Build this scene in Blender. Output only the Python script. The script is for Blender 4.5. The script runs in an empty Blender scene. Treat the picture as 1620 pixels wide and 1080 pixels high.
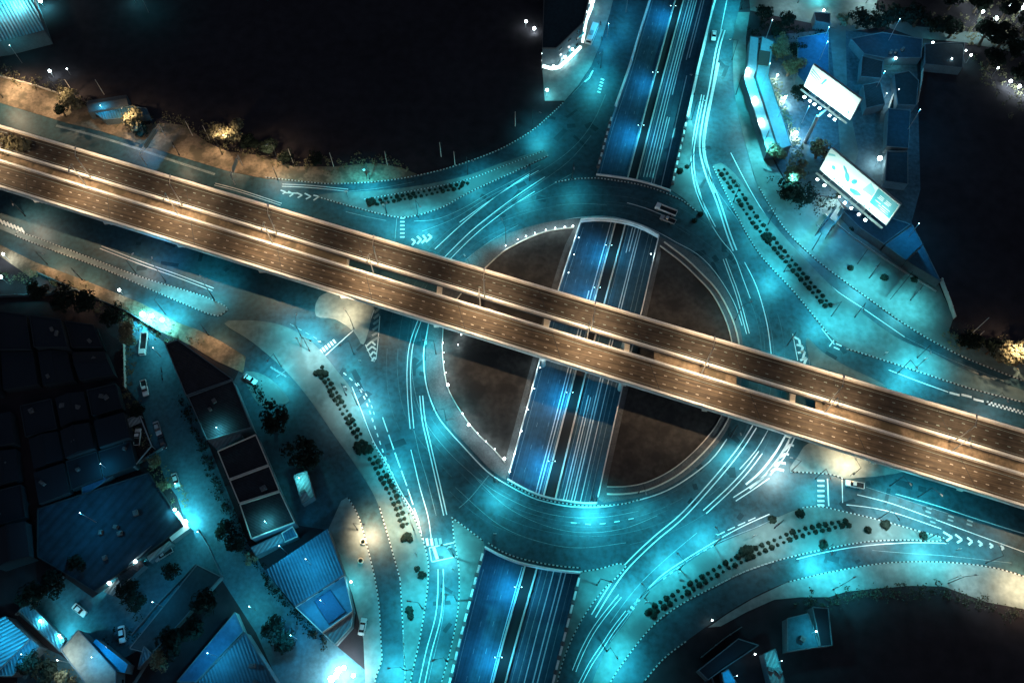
import bpy, bmesh, math, random
from mathutils import Vector, Matrix
from mathutils.geometry import tessellate_polygon
random.seed(7)
R = math.radians
# ------------------------------------------------------------------ camera, world, moon light, exposure
H = 256.5; TILT = R(25.0); F = 1415.0
C = bpy.context.scene.collection
cam_d = bpy.data.cameras.new('camera'); cam = bpy.data.objects.new('camera', cam_d); C.objects.link(cam)
cam.location = (0, 0, H); cam.rotation_euler = (TILT, 0, 0)
cam_d.sensor_width = 36.0; cam_d.lens = 36.0 * F / 1620.0; cam_d.clip_start = 1; cam_d.clip_end = 6000
sc = bpy.context.scene; sc.camera = cam
sc.view_settings.view_transform = 'Standard'; sc.view_settings.look = 'None'
sc.view_settings.exposure = 0.0; sc.view_settings.gamma = 1.0
w = bpy.data.worlds.new('World'); sc.world = w; w.use_nodes = True
nt = w.node_tree; bg = nt.nodes['Background']
sky = nt.nodes.new('ShaderNodeTexSky'); sky.sky_type = 'NISHITA'; sky.sun_disc = False
sky.sun_elevation = R(38); sky.sun_rotation = R(150)
nt.links.new(sky.outputs[0], bg.inputs[0]); bg.inputs[1].default_value = 0.028
sun_d = bpy.data.lights.new('moon', 'SUN'); sun_d.energy = 0.035; sun_d.angle = R(0.6); sun_d.color = (0.55, 0.75, 1.0)
sun = bpy.data.objects.new('moon', sun_d); C.objects.link(sun); sun.rotation_euler = (R(52), 0, R(30))

# ------------------------------------------------------------------ pixel of the photo -> point on a level plane
ct, st = math.cos(TILT), math.sin(TILT)
def P(X, Y, z=0.0):
    dx = X - 810.0; v = 540.0 - Y
    d = Vector((dx, v * ct + F * st, v * st - F * ct))
    t = (z - H) / d.z
    return Vector((d.x * t, d.y * t, z))
def PP(pts, z=0.0): return [P(a[0], a[1], z) for a in pts]
def crom(pts, step=6.0, closed=False):
    """Catmull-Rom resampling of a 2D/3D list"""
    pts = [Vector(p) if len(p) == 3 else Vector((p[0], p[1], 0)) for p in pts]
    n = len(pts); out = []
    segs = n if closed else n - 1
    for i in range(segs):
        if closed: p0, p1, p2, p3 = pts[(i-1) % n], pts[i], pts[(i+1) % n], pts[(i+2) % n]
        else: p0, p1, p2, p3 = pts[max(i-1, 0)], pts[i], pts[i+1], pts[min(i+2, n-1)]
        k = max(1, int((p2 - p1).length / step))
        for j in range(k):
            t = j / k; t2 = t*t; t3 = t2*t
            out.append(0.5 * ((2*p1) + (-p0 + p2)*t + (2*p0 - 5*p1 + 4*p2 - p3)*t2 + (-p0 + 3*p1 - 3*p2 + p3)*t3))
    if not closed: out.append(pts[-1])
    return out
def cpx(pts, z=0.0, step=12, closed=False):
    return [P(p.x, p.y, z) for p in crom(pts, step, closed)]
def walk(path, s0, step):
    """points and directions every `step` metres along a world polyline"""
    out = []; d = s0; acc = 0
    for a, b in zip(path[:-1], path[1:]):
        L = (b - a).length
        if L < 1e-6: continue
        while d <= acc + L:
            out.append((a + (b - a) * ((d - acc) / L), (b - a) / L)); d += step
        acc += L
    return out
def off(path, d):
    """offset a world polyline sideways (left positive)"""
    out = []; n = len(path)
    for i, p in enumerate(path):
        t = (path[min(i+1, n-1)] - path[max(i-1, 0)]); t.z = 0; t.normalize()
        out.append(p + Vector((-t.y, t.x, 0)) * d)
    return out

# ------------------------------------------------------------------ materials
MATS = {}
def mat(name, col, rough=0.8, scale=0.0, amt=0.35, emit=0.0, ecol=None, metal=0.0, bump=0.0, wave=None, col2=None, spec=0.3, streak=None):
    if name in MATS: return MATS[name]
    m = bpy.data.materials.new(name); m.use_nodes = True; t = m.node_tree; b = t.nodes['Principled BSDF']
    b.inputs['Base Color'].default_value = (*col, 1); b.inputs['Roughness'].default_value = rough
    b.inputs['Metallic'].default_value = metal; b.inputs['Specular IOR Level'].default_value = spec
    if emit:
        b.inputs['Emission Color'].default_value = (*(ecol or col), 1); b.inputs['Emission Strength'].default_value = emit
    tc = t.nodes.new('ShaderNodeTexCoord')
    base = None
    if scale:
        n1 = t.nodes.new('ShaderNodeTexNoise'); n1.inputs['Scale'].default_value = scale; n1.inputs['Detail'].default_value = 6
        n1.inputs['Roughness'].default_value = 0.62
        n2 = t.nodes.new('ShaderNodeTexNoise'); n2.inputs['Scale'].default_value = scale * 9; n2.inputs['Detail'].default_value = 4
        t.links.new(tc.outputs['Object'], n1.inputs['Vector']); t.links.new(tc.outputs['Object'], n2.inputs['Vector'])
        mx = t.nodes.new('ShaderNodeMath'); mx.operation = 'ADD'
        t.links.new(n1.outputs[0], mx.inputs[0]); t.links.new(n2.outputs[0], mx.inputs[1])
        mr = t.nodes.new('ShaderNodeMapRange'); mr.inputs[1].default_value = 0.7; mr.inputs[2].default_value = 1.3
        mr.inputs[3].default_value = 1 - amt; mr.inputs[4].default_value = 1 + amt
        t.links.new(mx.outputs[0], mr.inputs[0])
        c = t.nodes.new('ShaderNodeMix'); c.data_type = 'RGBA'; c.blend_type = 'MULTIPLY'; c.inputs[0].default_value = 1
        c.inputs[6].default_value = (*col, 1); t.links.new(mr.outputs[0], c.inputs[7]); base = c.outputs[2]
        if col2:
            c2 = t.nodes.new('ShaderNodeMix'); c2.data_type = 'RGBA'
            rr = t.nodes.new('ShaderNodeMapRange'); rr.inputs[1].default_value = 0.48; rr.inputs[2].default_value = 0.6
            n3 = t.nodes.new('ShaderNodeTexNoise'); n3.inputs['Scale'].default_value = scale * 1.7; n3.inputs['Detail'].default_value = 5
            t.links.new(tc.outputs['Object'], n3.inputs['Vector']); t.links.new(n3.outputs[0], rr.inputs[0]); t.links.new(rr.outputs[0], c2.inputs[0])
            t.links.new(base, c2.inputs[6]); c2.inputs[7].default_value = (*col2, 1); base = c2.outputs[2]
        t.links.new(base, b.inputs['Base Color'])
        if bump:
            bp = t.nodes.new('ShaderNodeBump'); bp.inputs['Strength'].default_value = bump; bp.inputs['Distance'].default_value = 0.2
            t.links.new(n2.outputs[0], bp.inputs['Height']); t.links.new(bp.outputs[0], b.inputs['Normal'])
    if wave:
        mp = t.nodes.new('ShaderNodeMapping'); mp.inputs['Rotation'].default_value = (0, 0, wave[1])
        wv = t.nodes.new('ShaderNodeTexWave'); wv.inputs['Scale'].default_value = wave[0]; wv.bands_direction = 'X'
        t.links.new(tc.outputs['Object'], mp.inputs[0]); t.links.new(mp.outputs[0], wv.inputs['Vector'])
        bp = t.nodes.new('ShaderNodeBump'); bp.inputs['Strength'].default_value = 1.0; bp.inputs['Distance'].default_value = wave[2]
        t.links.new(wv.outputs[0], bp.inputs['Height']); t.links.new(bp.outputs[0], b.inputs['Normal'])
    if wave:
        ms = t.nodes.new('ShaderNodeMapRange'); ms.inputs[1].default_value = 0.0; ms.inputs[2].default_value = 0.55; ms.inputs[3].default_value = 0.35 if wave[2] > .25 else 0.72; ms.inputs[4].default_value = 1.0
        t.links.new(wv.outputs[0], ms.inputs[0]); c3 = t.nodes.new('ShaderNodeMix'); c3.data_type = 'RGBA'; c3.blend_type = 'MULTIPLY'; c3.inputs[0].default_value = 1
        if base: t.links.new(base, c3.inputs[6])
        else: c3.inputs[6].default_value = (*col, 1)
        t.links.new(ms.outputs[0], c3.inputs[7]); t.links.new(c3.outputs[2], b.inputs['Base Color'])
    if streak is not None:
        mp = t.nodes.new('ShaderNodeMapping'); mp.vector_type = 'TEXTURE'; mp.inputs['Rotation'].default_value = (0, 0, streak); mp.inputs['Scale'].default_value = (24, 0.55, 1)
        n4 = t.nodes.new('ShaderNodeTexNoise'); n4.inputs['Scale'].default_value = 1.0; n4.inputs['Detail'].default_value = 5
        t.links.new(tc.outputs['Object'], mp.inputs[0]); t.links.new(mp.outputs[0], n4.inputs['Vector'])
        ms = t.nodes.new('ShaderNodeMapRange'); ms.inputs[1].default_value = 0.35; ms.inputs[2].default_value = 0.65; ms.inputs[3].default_value = 0.5 if col[0] > col[2] else 0.8; ms.inputs[4].default_value = 1.45 if col[0] > col[2] else 1.2
        t.links.new(n4.outputs[0], ms.inputs[0]); c3 = t.nodes.new('ShaderNodeMix'); c3.data_type = 'RGBA'; c3.blend_type = 'MULTIPLY'; c3.inputs[0].default_value = 1
        t.links.new(base, c3.inputs[6]); t.links.new(ms.outputs[0], c3.inputs[7]); t.links.new(c3.outputs[2], b.inputs['Base Color'])
    MATS[name] = m; return m
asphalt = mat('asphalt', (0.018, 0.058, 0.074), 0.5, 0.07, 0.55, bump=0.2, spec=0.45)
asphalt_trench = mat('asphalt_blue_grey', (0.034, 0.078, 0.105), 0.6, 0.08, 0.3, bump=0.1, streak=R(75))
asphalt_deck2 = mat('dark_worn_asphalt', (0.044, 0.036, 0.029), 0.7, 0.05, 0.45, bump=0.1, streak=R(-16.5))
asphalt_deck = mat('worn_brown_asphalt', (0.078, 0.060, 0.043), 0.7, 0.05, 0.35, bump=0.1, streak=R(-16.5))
concrete = mat('concrete', (0.16, 0.20, 0.20), 0.85, 0.06, 0.3, bump=0.2)
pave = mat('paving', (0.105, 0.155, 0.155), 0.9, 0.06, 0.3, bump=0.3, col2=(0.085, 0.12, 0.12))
whitec = mat('white_concrete', (0.72, 0.74, 0.72), 0.8, 0.4, 0.2)
cream = mat('cream_concrete', (0.60, 0.56, 0.49), 0.8, 0.4, 0.2)
dkconc = mat('dark_stained_concrete', (0.10, 0.105, 0.11), 0.9, 0.3, 0.35)
white = mat('white_paint_and_light_trails', (0.58, 0.62, 0.62), 0.6, 0.5, 0.22)  # lane paint, and the bright vehicle light trails painted as lines
faded = mat('worn_paint_and_faint_trails', (0.17, 0.22, 0.23), 0.7, 0.35, 0.45)  # worn lane paint, and the fainter painted light trails
faded2 = mat('dusty_lane_paint', (0.36, 0.34, 0.31), 0.7, 0.3, 0.4)
soil = mat('dark_field', (0.029, 0.026, 0.031), 1.0, 0.03, 0.25, spec=0.05)
sand = mat('sandy_verge', (0.20, 0.155, 0.11), 0.95, 0.12, 0.45, bump=0.4, col2=(0.10, 0.085, 0.06))
grass = mat('dry_grass', (0.056, 0.052, 0.050), 1.0, 0.07, 0.35, bump=0.4, col2=(0.036, 0.034, 0.034), spec=0.05)
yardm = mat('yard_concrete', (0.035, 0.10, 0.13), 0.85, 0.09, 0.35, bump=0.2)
kerbw = mat('kerb_paint', (0.36, 0.40, 0.40), 0.7, 0.6, 0.35)
black = mat('black_kerb_paint', (0.02, 0.02, 0.02), 0.7)
steel = mat('galvanised_steel', (0.38, 0.40, 0.41), 0.45, metal=0.5)
darkmetal = mat('dark_metal', (0.03, 0.035, 0.04), 0.5, metal=0.4)
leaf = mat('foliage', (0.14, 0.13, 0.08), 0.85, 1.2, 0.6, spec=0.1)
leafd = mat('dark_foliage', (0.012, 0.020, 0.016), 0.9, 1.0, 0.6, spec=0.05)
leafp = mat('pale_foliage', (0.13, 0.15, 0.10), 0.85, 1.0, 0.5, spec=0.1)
bark = mat('bark', (0.08, 0.06, 0.045), 0.9)
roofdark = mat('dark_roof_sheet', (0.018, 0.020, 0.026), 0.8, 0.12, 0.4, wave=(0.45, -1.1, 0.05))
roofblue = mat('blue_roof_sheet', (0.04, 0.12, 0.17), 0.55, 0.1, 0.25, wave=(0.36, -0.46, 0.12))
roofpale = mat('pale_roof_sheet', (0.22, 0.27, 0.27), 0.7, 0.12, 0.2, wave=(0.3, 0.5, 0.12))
rooftan = mat('tan_roof_sheet', (0.20, 0.20, 0.17), 0.8, 0.1, 0.3)
wallm = mat('rendered_wall', (0.09, 0.13, 0.15), 0.85, 0.25, 0.25)
glass = mat('dark_glass', (0.01, 0.015, 0.02), 0.08, spec=0.6)
carwhite = mat('white_car_paint', (0.75, 0.76, 0.76), 0.3, spec=0.5)
cardark = mat('dark_car_paint', (0.03, 0.035, 0.05), 0.3, spec=0.5)
carsilver = mat('silver_car_paint', (0.42, 0.45, 0.47), 0.3, metal=0.3, spec=0.5)
rubber = mat('black_rubber', (0.012, 0.012, 0.012), 0.8)
TEAL = (0.05, 0.76, 0.92); BLUE = (0.02, 0.50, 1.0); WARM = (1.0, 0.70, 0.42); PALE = (0.75, 0.95, 0.95); COOL = (0.13, 0.90, 1.0)
lens_teal = mat('lit_lamp_lens_teal', (0.6, 1, 1), emit=14, ecol=(0.45, 0.95, 1.0))
lens_warm = mat('lit_lamp_lens_warm', (1, 0.9, 0.7), emit=10, ecol=(1.0, 0.82, 0.55))
lens_white = mat('lit_lamp_lens_white', (1, 1, 1), emit=18, ecol=(0.85, 1.0, 1.0))

# ------------------------------------------------------------------ mesh builder
class MB:
    def __init__(s): s.v = []; s.f = []; s.mi = []
    def face(s, pts, m=0):
        i = len(s.v); s.v += [Vector(p) for p in pts]; s.f.append(tuple(range(i, i + len(pts)))); s.mi.append(m)
    def sheet(s, loops, m=0):
        """flat polygon with holes; loops = list of world point lists"""
        tris = tessellate_polygon(loops); i = len(s.v); allp = [p for l in loops for p in l]
        s.v += [Vector(p) for p in allp]
        for t in tris:
            a, b, c = (allp[k] for k in t)
            if (b - a).cross(c - a).z < 0: t = (t[0], t[2], t[1])
            s.f.append(tuple(i + k for k in t)); s.mi.append(m)
    def prism(s, loop, z0, z1, m=0, ms=None, cap=True):
        if ms is None: ms = m
        area = sum(a.x*b.y - b.x*a.y for a, b in zip(loop, loop[1:] + loop[:1]))
        if area < 0: loop = loop[::-1]
        top = [Vector((p.x, p.y, z1)) for p in loop]; bot = [Vector((p.x, p.y, z0)) for p in loop]; n = len(loop)
        if cap: s.sheet([top], m)
        for i in range(n): s.face([bot[i], bot[(i+1) % n], top[(i+1) % n], top[i]], ms)
    def box(s, c, size, rz=0.0, m=0, rot=None):
        hx, hy, hz = (k / 2 for k in size); M = rot or Matrix.Rotation(rz, 3, 'Z'); c = Vector(c)
        q = [c + M @ Vector((x*hx, y*hy, z*hz)) for x in (-1, 1) for y in (-1, 1) for z in (-1, 1)]
        for a in ((0,1,3,2), (4,6,7,5), (0,4,5,1), (2,3,7,6), (0,2,6,4), (1,5,7,3)): s.face([q[k] for k in a], m)
    def beam(s, a, b, wd, ht, m=0):
        a = Vector(a); b = Vector(b); d = b - a; L = d.length
        if L < 1e-5: return
        x = d / L; y = Vector((0, 0, 1)).cross(x)
        if y.length < 1e-4: y = Vector((0, 1, 0))
        y.normalize(); z = x.cross(y); M = Matrix((x, y, z)).transposed()
        s.box((a + b) / 2, (L, wd, ht), m=m, rot=M)
    def tube(s, a, b, r0, r1=None, n=8, m=0, cap=True):
        a = Vector(a); b = Vector(b); r1 = r0 if r1 is None else r1; d = (b - a).normalized()
        u = d.orthogonal().normalized(); v = d.cross(u); i = len(s.v)
        for p, r in ((a, r0), (b, r1)):
            for k in range(n):
                an = 2*math.pi*k/n; s.v.append(p + (u*math.cos(an) + v*math.sin(an)) * r)
        for k in range(n): s.f.append((i+k, i+(k+1) % n, i+n+(k+1) % n, i+n+k)); s.mi.append(m)
        if cap:
            s.f.append(tuple(i+n+k for k in range(n))); s.mi.append(m)
            s.f.append(tuple(i+n-1-k for k in range(n))); s.mi.append(m)
    def ribbon(s, path, wd, z, m=0):
        l = off(path, wd/2); r = off(path, -wd/2)
        for i in range(len(path)-1):
            q = [r[i], r[i+1], l[i+1], l[i]]; s.face([Vector((p.x, p.y, z)) for p in q], m)
    def wall(s, path, wd, z0, z1, m=0):
        l = off(path, wd/2); r = off(path, -wd/2)
        Z = lambda p, z: Vector((p.x, p.y, z)); n = len(path)
        for i in range(n-1):
            s.face([Z(r[i], z1), Z(r[i+1], z1), Z(l[i+1], z1), Z(l[i], z1)], m)
            s.face([Z(r[i], z0), Z(r[i+1], z0), Z(r[i+1], z1), Z(r[i], z1)], m)
            s.face([Z(l[i+1], z0), Z(l[i], z0), Z(l[i], z1), Z(l[i+1], z1)], m)
            s.face([Z(l[i], z0), Z(l[i+1], z0), Z(r[i+1], z0), Z(r[i], z0)], m)
        s.face([Z(l[0], z0), Z(r[0], z0), Z(r[0], z1), Z(l[0], z1)], m)
        s.face([Z(r[-1], z0), Z(l[-1], z0), Z(l[-1], z1), Z(r[-1], z1)], m)
    def sphere(s, c, r, m=0, n=8, k=5, sz=1.0):
        c = Vector(c); i = len(s.v)
        for a in range(k+1):
            th = math.pi*a/k
            for b in range(n):
                ph = 2*math.pi*b/n; s.v.append(c + Vector((math.sin(th)*math.cos(ph)*r, math.sin(th)*math.sin(ph)*r, math.cos(th)*r*sz)))
        for a in range(k):
            for b in range(n): s.f.append((i+a*n+b, i+(a+1)*n+b, i+(a+1)*n+(b+1) % n, i+a*n+(b+1) % n)); s.mi.append(m)
    def obj(s, name, mats, parent=None, org=(0, 0, 0), smooth=False):
        org = Vector(org); me = bpy.data.meshes.new(name)
        me.from_pydata([p - org for p in s.v], [], s.f)
        for m in (mats if isinstance(mats, (list, tuple)) else [mats]): me.materials.append(m)
        me.polygons.foreach_set('material_index', s.mi)
        if smooth: me.polygons.foreach_set('use_smooth', [True]*len(s.f))
        me.update(); o = bpy.data.objects.new(name, me); C.objects.link(o)
        if parent: o.parent = parent
        else: o.location = org
        return o
def tag(o, label, cat, group=None):
    o['label'] = label; o['category'] = cat
    if group: o['group'] = group
    return o
def thing(name, label, cat, loc=(0, 0, 0), group=None, rz=0.0):
    o = bpy.data.objects.new(name, None); C.objects.link(o); o.location = loc; o.rotation_euler = (0, 0, rz)
    o.empty_display_size = 0.5
    return tag(o, label, cat, group)
def struct(o): o['kind'] = 'structure'; return o
def kids(o): return [c for c in bpy.data.objects if c.parent == o]
KID = {}
def dup(root, loc, rz=0.0, label=None, group=None, scale=None):
    if root.name not in KID: KID[root.name] = [(c, kids(c)) for c in kids(root)]
    r = root.copy(); C.objects.link(r); r.location = loc; r.rotation_euler = (0, 0, rz)
    if label: r['label'] = label
    if group: r['group'] = group
    if scale: r.scale = scale
    for ch, gr in KID[root.name]:
        c = ch.copy(); C.objects.link(c); c.parent = r
        for g in gr:
            d = g.copy(); C.objects.link(d); d.parent = c
    return r
ORD = ['first', 'second', 'third', 'fourth', 'fifth', 'sixth', 'seventh', 'eighth', 'ninth', 'tenth', 'eleventh', 'twelfth', 'thirteenth', 'fourteenth', 'fifteenth', 'sixteenth']
def light(name, kind, loc, power, col, parent=None, aim=None, size=0.3, cone=140, blend=1.0):
    d = bpy.data.lights.new(name, kind); d.energy = power; d.color = col; d.shadow_soft_size = size
    if kind == 'SPOT': d.spot_size = R(cone); d.spot_blend = blend
    o = bpy.data.objects.new(name, d); C.objects.link(o); o.location = loc
    if aim is not None:
        o.rotation_euler = Vector(aim).to_track_quat('-Z', 'Y').to_euler()
    if parent: o.parent = parent
    return o

# ================================================================== SETTING
Lrim = [(1062,-110),(1045,-60),(1028,0),(1011,55),(994,111),(967,189),(943,277),(919,349),(883,460),(853,573),(803,757),(767,866),(740,965),(712,1078),(695,1150)]
Rrim = [(1156,-110),(1145,-60),(1131,0),(1108,92),(1089,178),(1061,303),(1042,374),(1014,496),(986,606),(944,794),(918,906),(875,1078),(858,1150)]
def between(path, y0, y1):
    c = crom(path, 10); return [(p.x, p.y) for p in c if y0 < p.y < y1]
holeN = [(1062,-110)] + between(Lrim, -105, 272) + [(943,277),(975,281),(1005,286),(1035,294),(1061,303)] + between(Rrim, -105, 298)[::-1] + [(1156,-110)]
holeC = [(919,349)] + between(Lrim, 354, 752) + [(803,757),(822,768),(845,779),(870,787),(900,792),(922,795),(944,795)] + between(Rrim, 379, 790)[::-1] + [(1042,374),(1022,363),(995,353),(965,348),(940,347)]
holeS = [(767,866)] + between(Lrim, 871, 1145) + [(695,1150),(858,1150)] + between(Rrim, 911, 1145)[::-1] + [(918,906),(885,903),(850,897),(820,890),(792,879)]
HOLES = [holeN, holeC, holeS]
def holes(z): return [PP(h, z) for h in HOLES]
mb = MB(); mb.sheet([[Vector((-1600,-900,0)), Vector((1600,-900,0)), Vector((1600,2400,0)), Vector((-1600,2400,0))]] + holes(0))
struct(mb.obj('ground', soil))
# the whole junction lies on one asphalt sheet
RE_NW = [(-60,140),(0,161),(103,192),(167,208),(278,244),(361,269),(420,281),(492,288),(528,290),(594,287),(650,279),(706,266),(760,248),(800,231),(842,206),(869,183),(893,160),(915,135),(935,105),(950,70),(965,20),(985,-60),(1000,-110)]
RE_NE = [(1210,-110),(1180,-30),(1168,20),(1160,60),(1160,130),(1170,190),(1184,245),(1200,296),(1240,360),(1283,404),(1311,427),(1370,470),(1442,520),(1514,560),(1589,591),(1700,633)]
RE_SE = [(1700,935),(1620,913),(1589,902),(1533,892),(1464,888),(1394,891),(1311,905),(1247,920),(1190,945),(1130,982),(1085,1014),(1050,1041),(1019,1077),(980,1130),(960,1155)]
RE_SW = [(595,1155),(594,1100),(594,1074),(604,1044),(603,1016),(600,961),(594,919),(581,863),(567,816),(550,786)]
RE_W = [(540,792),(519,838),(468,830),(430,760),(400,680),(370,603),(389,564),(350,540),(314,522),(280,510),(222,479),(170,458),(125,440),(56,415),(0,387),(-60,365)]
loop = []
for seg in (RE_NW, RE_NE, RE_SE, RE_SW): loop += [(p.x, p.y) for p in crom(seg, 14)]
loop += RE_W
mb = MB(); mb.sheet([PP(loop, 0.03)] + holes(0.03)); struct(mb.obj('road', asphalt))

def slab(name, pts, m, z=0.18, smooth=True, z0=-0.05):
    b = MB(); b.prism(cpx(pts, 0, 8, True) if smooth else PP(pts, 0), z0, z, 0); return struct(b.obj(name, m))
def kerb(pts, step=1.15, z=0.17, wd=0.34, dark=True):
    path = cpx(pts, 0, 8); b = MB()
    for i, (p, d) in enumerate(walk(path, 0.3, step/2)):
        if i % 2 == 0: b.box((p.x, p.y, z/2 + 0.05), (step/2*0.98, wd, z + 0.12), math.atan2(d.y, d.x), 0)
        elif dark: b.box((p.x, p.y, z/2 + 0.045), (step/2*0.98, wd*0.92, z + 0.11), math.atan2(d.y, d.x), 1)
    return struct(b.obj('painted_kerb', [kerbw, black]))

# islands (pavement raised above the road)
I_NW = [(503,312),(530,305),(578,303),(650,296),(735,279),(800,256),(862,237),(868,246),(820,269),(744,304),(700,328),(655,342),(622,343),(560,328)]
I_W = [(355,512),(378,507),(420,509),(455,518),(487,536),(512,560),(532,585),(555,614),(568,645),(589,698),(608,731),(630,775),(652,812),(667,848),(676,880),(678,905),(674,950),(663,1016),(650,1076),(643,1130),(641,1076),(638,1000),(633,915),(616,855),(595,790),(562,735),(530,690),(490,632),(450,585),(400,542)]
I_S = [(714,818),(742,838),(765,856),(767,866)] + between(Lrim, 880, 1140) + [(690,1150),(680,1150),(700,1074),(714,1022),(725,960),(726,900),(718,850)]
I_SE = [(918,906),(950,900),(978,892),(991,893),(981,907),(956,931),(931,963),(911,997),(894,1036),(882,1077),(870,1120),(868,1150),(858,1150)] + between(Rrim, 915, 1140)[::-1]
I_E = [(936,1085),(950,1047),(967,1014),(994,978),(1022,938),(1078,897),(1133,862),(1200,834),(1228,819),(1269,803),(1297,801),(1339,810),(1394,823),(1450,839),(1492,851),(1485,856),(1436,854),(1367,857),(1283,873),(1220,889),(1175,905),(1133,926),(1078,955),(1036,986),(1000,1028),(967,1076),(950,1115),(935,1140)]
I_D = [(1250,745),(1262,722),(1280,700),(1330,690),(1400,712),(1440,740),(1395,752),(1362,755),(1335,757),(1318,750),(1290,747)]
I_NE = [(1128,262),(1140,258),(1162,275),(1185,305),(1215,345),(1260,396),(1310,448),(1360,492),(1420,535),(1478,560),(1533,588),(1620,618),(1700,648),(1700,660),(1617,636),(1533,614),(1450,587),(1367,560),(1339,550),(1311,530),(1256,462),(1200,400),(1160,330)]
I_L = [(-40,338),(28,366),(111,396),(222,438),(314,466),(356,484),(361,490),(350,498),(331,497),(250,463),(167,427),(83,396),(25,373),(-40,345)]
slab('traffic_island', I_NW, pave); slab('traffic_island', I_W, pave); slab('traffic_island', I_S, pave, smooth=False)
slab('traffic_island', I_SE, pave, smooth=False); slab('traffic_island', I_E, pave); slab('traffic_island', I_D, concrete)
slab('traffic_island', I_NE, pave); slab('traffic_island', I_L, concrete)
I_C2 = [(487,520),(520,525),(560,540),(590,560),(600,470),(560,455),(480,440)]
slab('traffic_island', [(500,500),(530,505),(560,525),(575,545),(588,500),(590,470),(540,460),(505,470)], concrete)
slab('traffic_island', [(1275,535),(1300,556),(1340,580),(1400,610),(1390,625),(1330,605),(1290,592)], pave)
slab('traffic_island', [(1060,300),(1066,270),(1080,215),(1092,180),(1096,200),(1094,245),(1090,262),(1098,300),(1112,340),(1100,332),(1080,314)], pave, smooth=False)

# outer pavements and verges
V_NW = [(-60,95),(0,118),(55,134),(111,156),(160,180),(208,200),(264,195),(292,199),(328,226),(360,240),(420,247),(464,264),(528,264),(594,258),(636,266),(660,276),(650,281),(594,289),(528,292),(492,290),(420,283),(361,271),(278,246),(167,210),(103,194),(0,163),(-60,142)]
slab('verge', V_NW, sand, 0.14, smooth=False)
V_W = [(-60,365),(0,387),(56,415),(125,440),(222,479),(280,510),(314,522),(350,540),(389,564),(385,590),(340,570),(300,545),(255,525),(200,492),(130,460),(60,430),(50,440),(0,405),(-60,380)]
slab('verge', V_W, sand, 0.14, smooth=False)
V_SW = [(519,838),(540,792),(550,786)] + [(p.x, p.y) for p in crom(RE_SW[::-1], 12)][1:] + [(560,1155),(578,1078),(575,1010),(558,940)]
slab('pavement', V_SW, concrete, 0.18, smooth=False)
slab('pavement', [(385,592),(410,590),(436,606),(458,634),(440,640),(410,640)], pave, 0.18)
V_SE = [(1120,992),(1150,971),(1190,947),(1247,920),(1311,905),(1394,891),(1464,888),(1533,892),(1589,902),(1620,913),(1700,935),(1700,1000),(1620,963),(1561,952),(1492,927),(1440,926),(1394,930),(1339,935),(1311,944),(1269,944),(1225,948),(1180,968),(1140,990)]
slab('pavement', V_SE, concrete, 0.16, smooth=False)
V_NE = [(p.x, p.y) for p in crom(RE_NE[2:], 12)] + [(1700,600),(1620,573),(1560,545),(1500,527),(1508,503),(1480,440),(1405,395),(1345,345),(1325,316),(1250,301),(1230,268),(1205,215),(1180,150),(1180,60),(1186,20)]
slab('pavement', V_NE, pave, 0.18, smooth=False)
slab('pavement', [(935,105),(950,70),(965,20),(985,-60),(940,-60),(905,60),(858,112),(862,160),(893,160),(915,135)], concrete, 0.18, smooth=False)
slab('side_street', [(1180,-60),(1400,-60),(1385,15),(1450,42),(1530,50),(1700,72),(1700,96),(1600,82),(1530,68),(1450,60),(1400,42),(1345,50),(1187,17)], pave, 0.06, smooth=False)
slab('lane', [(1312,44),(1338,48),(1340,150),(1358,240),(1352,262),(1330,255),(1325,180)], pave, 0.05, smooth=False)
ALLEY = [(216,500),(240,522),(262,545),(295,626),(328,698),(345,740),(395,865),(419,902),(464,960),(530,1019),(600,1078),(600,1150),(500,1150),(440,1078),(405,1000),(350,915),(312,868),(296,835),(280,785),(262,760),(240,700),(222,640),(198,610),(198,545),(210,515)]
slab('alley', ALLEY, yardm, 0.06, smooth=False)
YARD = [(298,838),(147,945),(105,915),(30,972),(95,1030),(160,1060),(215,1030),(355,915),(314,869)]
slab('back_yards', [(1186,60),(1320,46),(1450,62),(1456,300),(1442,352),(1486,440),(1405,393),(1325,314),(1250,299),(1205,213)], mat('dim_yard_ground', (0.05, 0.09, 0.11), .9, .08, .5), 0.03, smooth=False)
slab('yard', YARD, yardm, 0.05, smooth=False)
slab('yard', [(28,1070),(60,1020),(95,1035),(160,1085),(150,1150),(20,1150)], yardm, 0.04, smooth=False)

# roundabout: pavement ring inside the inner kerb, grass in four quadrants
ring_in = [(919,346),(870,351),(820,364),(790,376),(761,392),(733,416),(708,445),(690,475),(679,515),(674,560),(678,612),(694,653),(713,677),(733,698),(772,739),(800,759)]
fence_in = [(908,361),(870,366),(840,376),(815,388),(795,400),(775,418),(742,450),(715,485),(701,520),(700,560),(705,600),(712,622),(732,656),(757,688),(783,713),(799,732)]
ring_inR = [(1042,374),(1067,386),(1100,405),(1128,432),(1145,455),(1158,479),(1170,515),(1176,560),(1172,610),(1161,650),(1150,680),(1119,722),(1090,748),(1064,766),(1040,777),(1011,786),(955,795)]
fence_inR = [(1044,390),(1078,416),(1106,443),(1122,460),(1135,480),(1148,508),(1157,540),(1160,580),(1155,625),(1140,660),(1125,684),(1095,717),(1060,745),(1020,764),(985,770),(960,770)]
def half(inner, rim, ctr, name, m, z, extra):
    pts = [(p.x, p.y) for p in crom(inner, 8)] + rim
    b = MB(); b.prism(PP(pts), -0.05, z, 0); return struct(b.obj(name, m))
rimL = between(Lrim, 356, 750)[::-1]; rimR = between(Rrim, 380, 788)[::-1]
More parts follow.
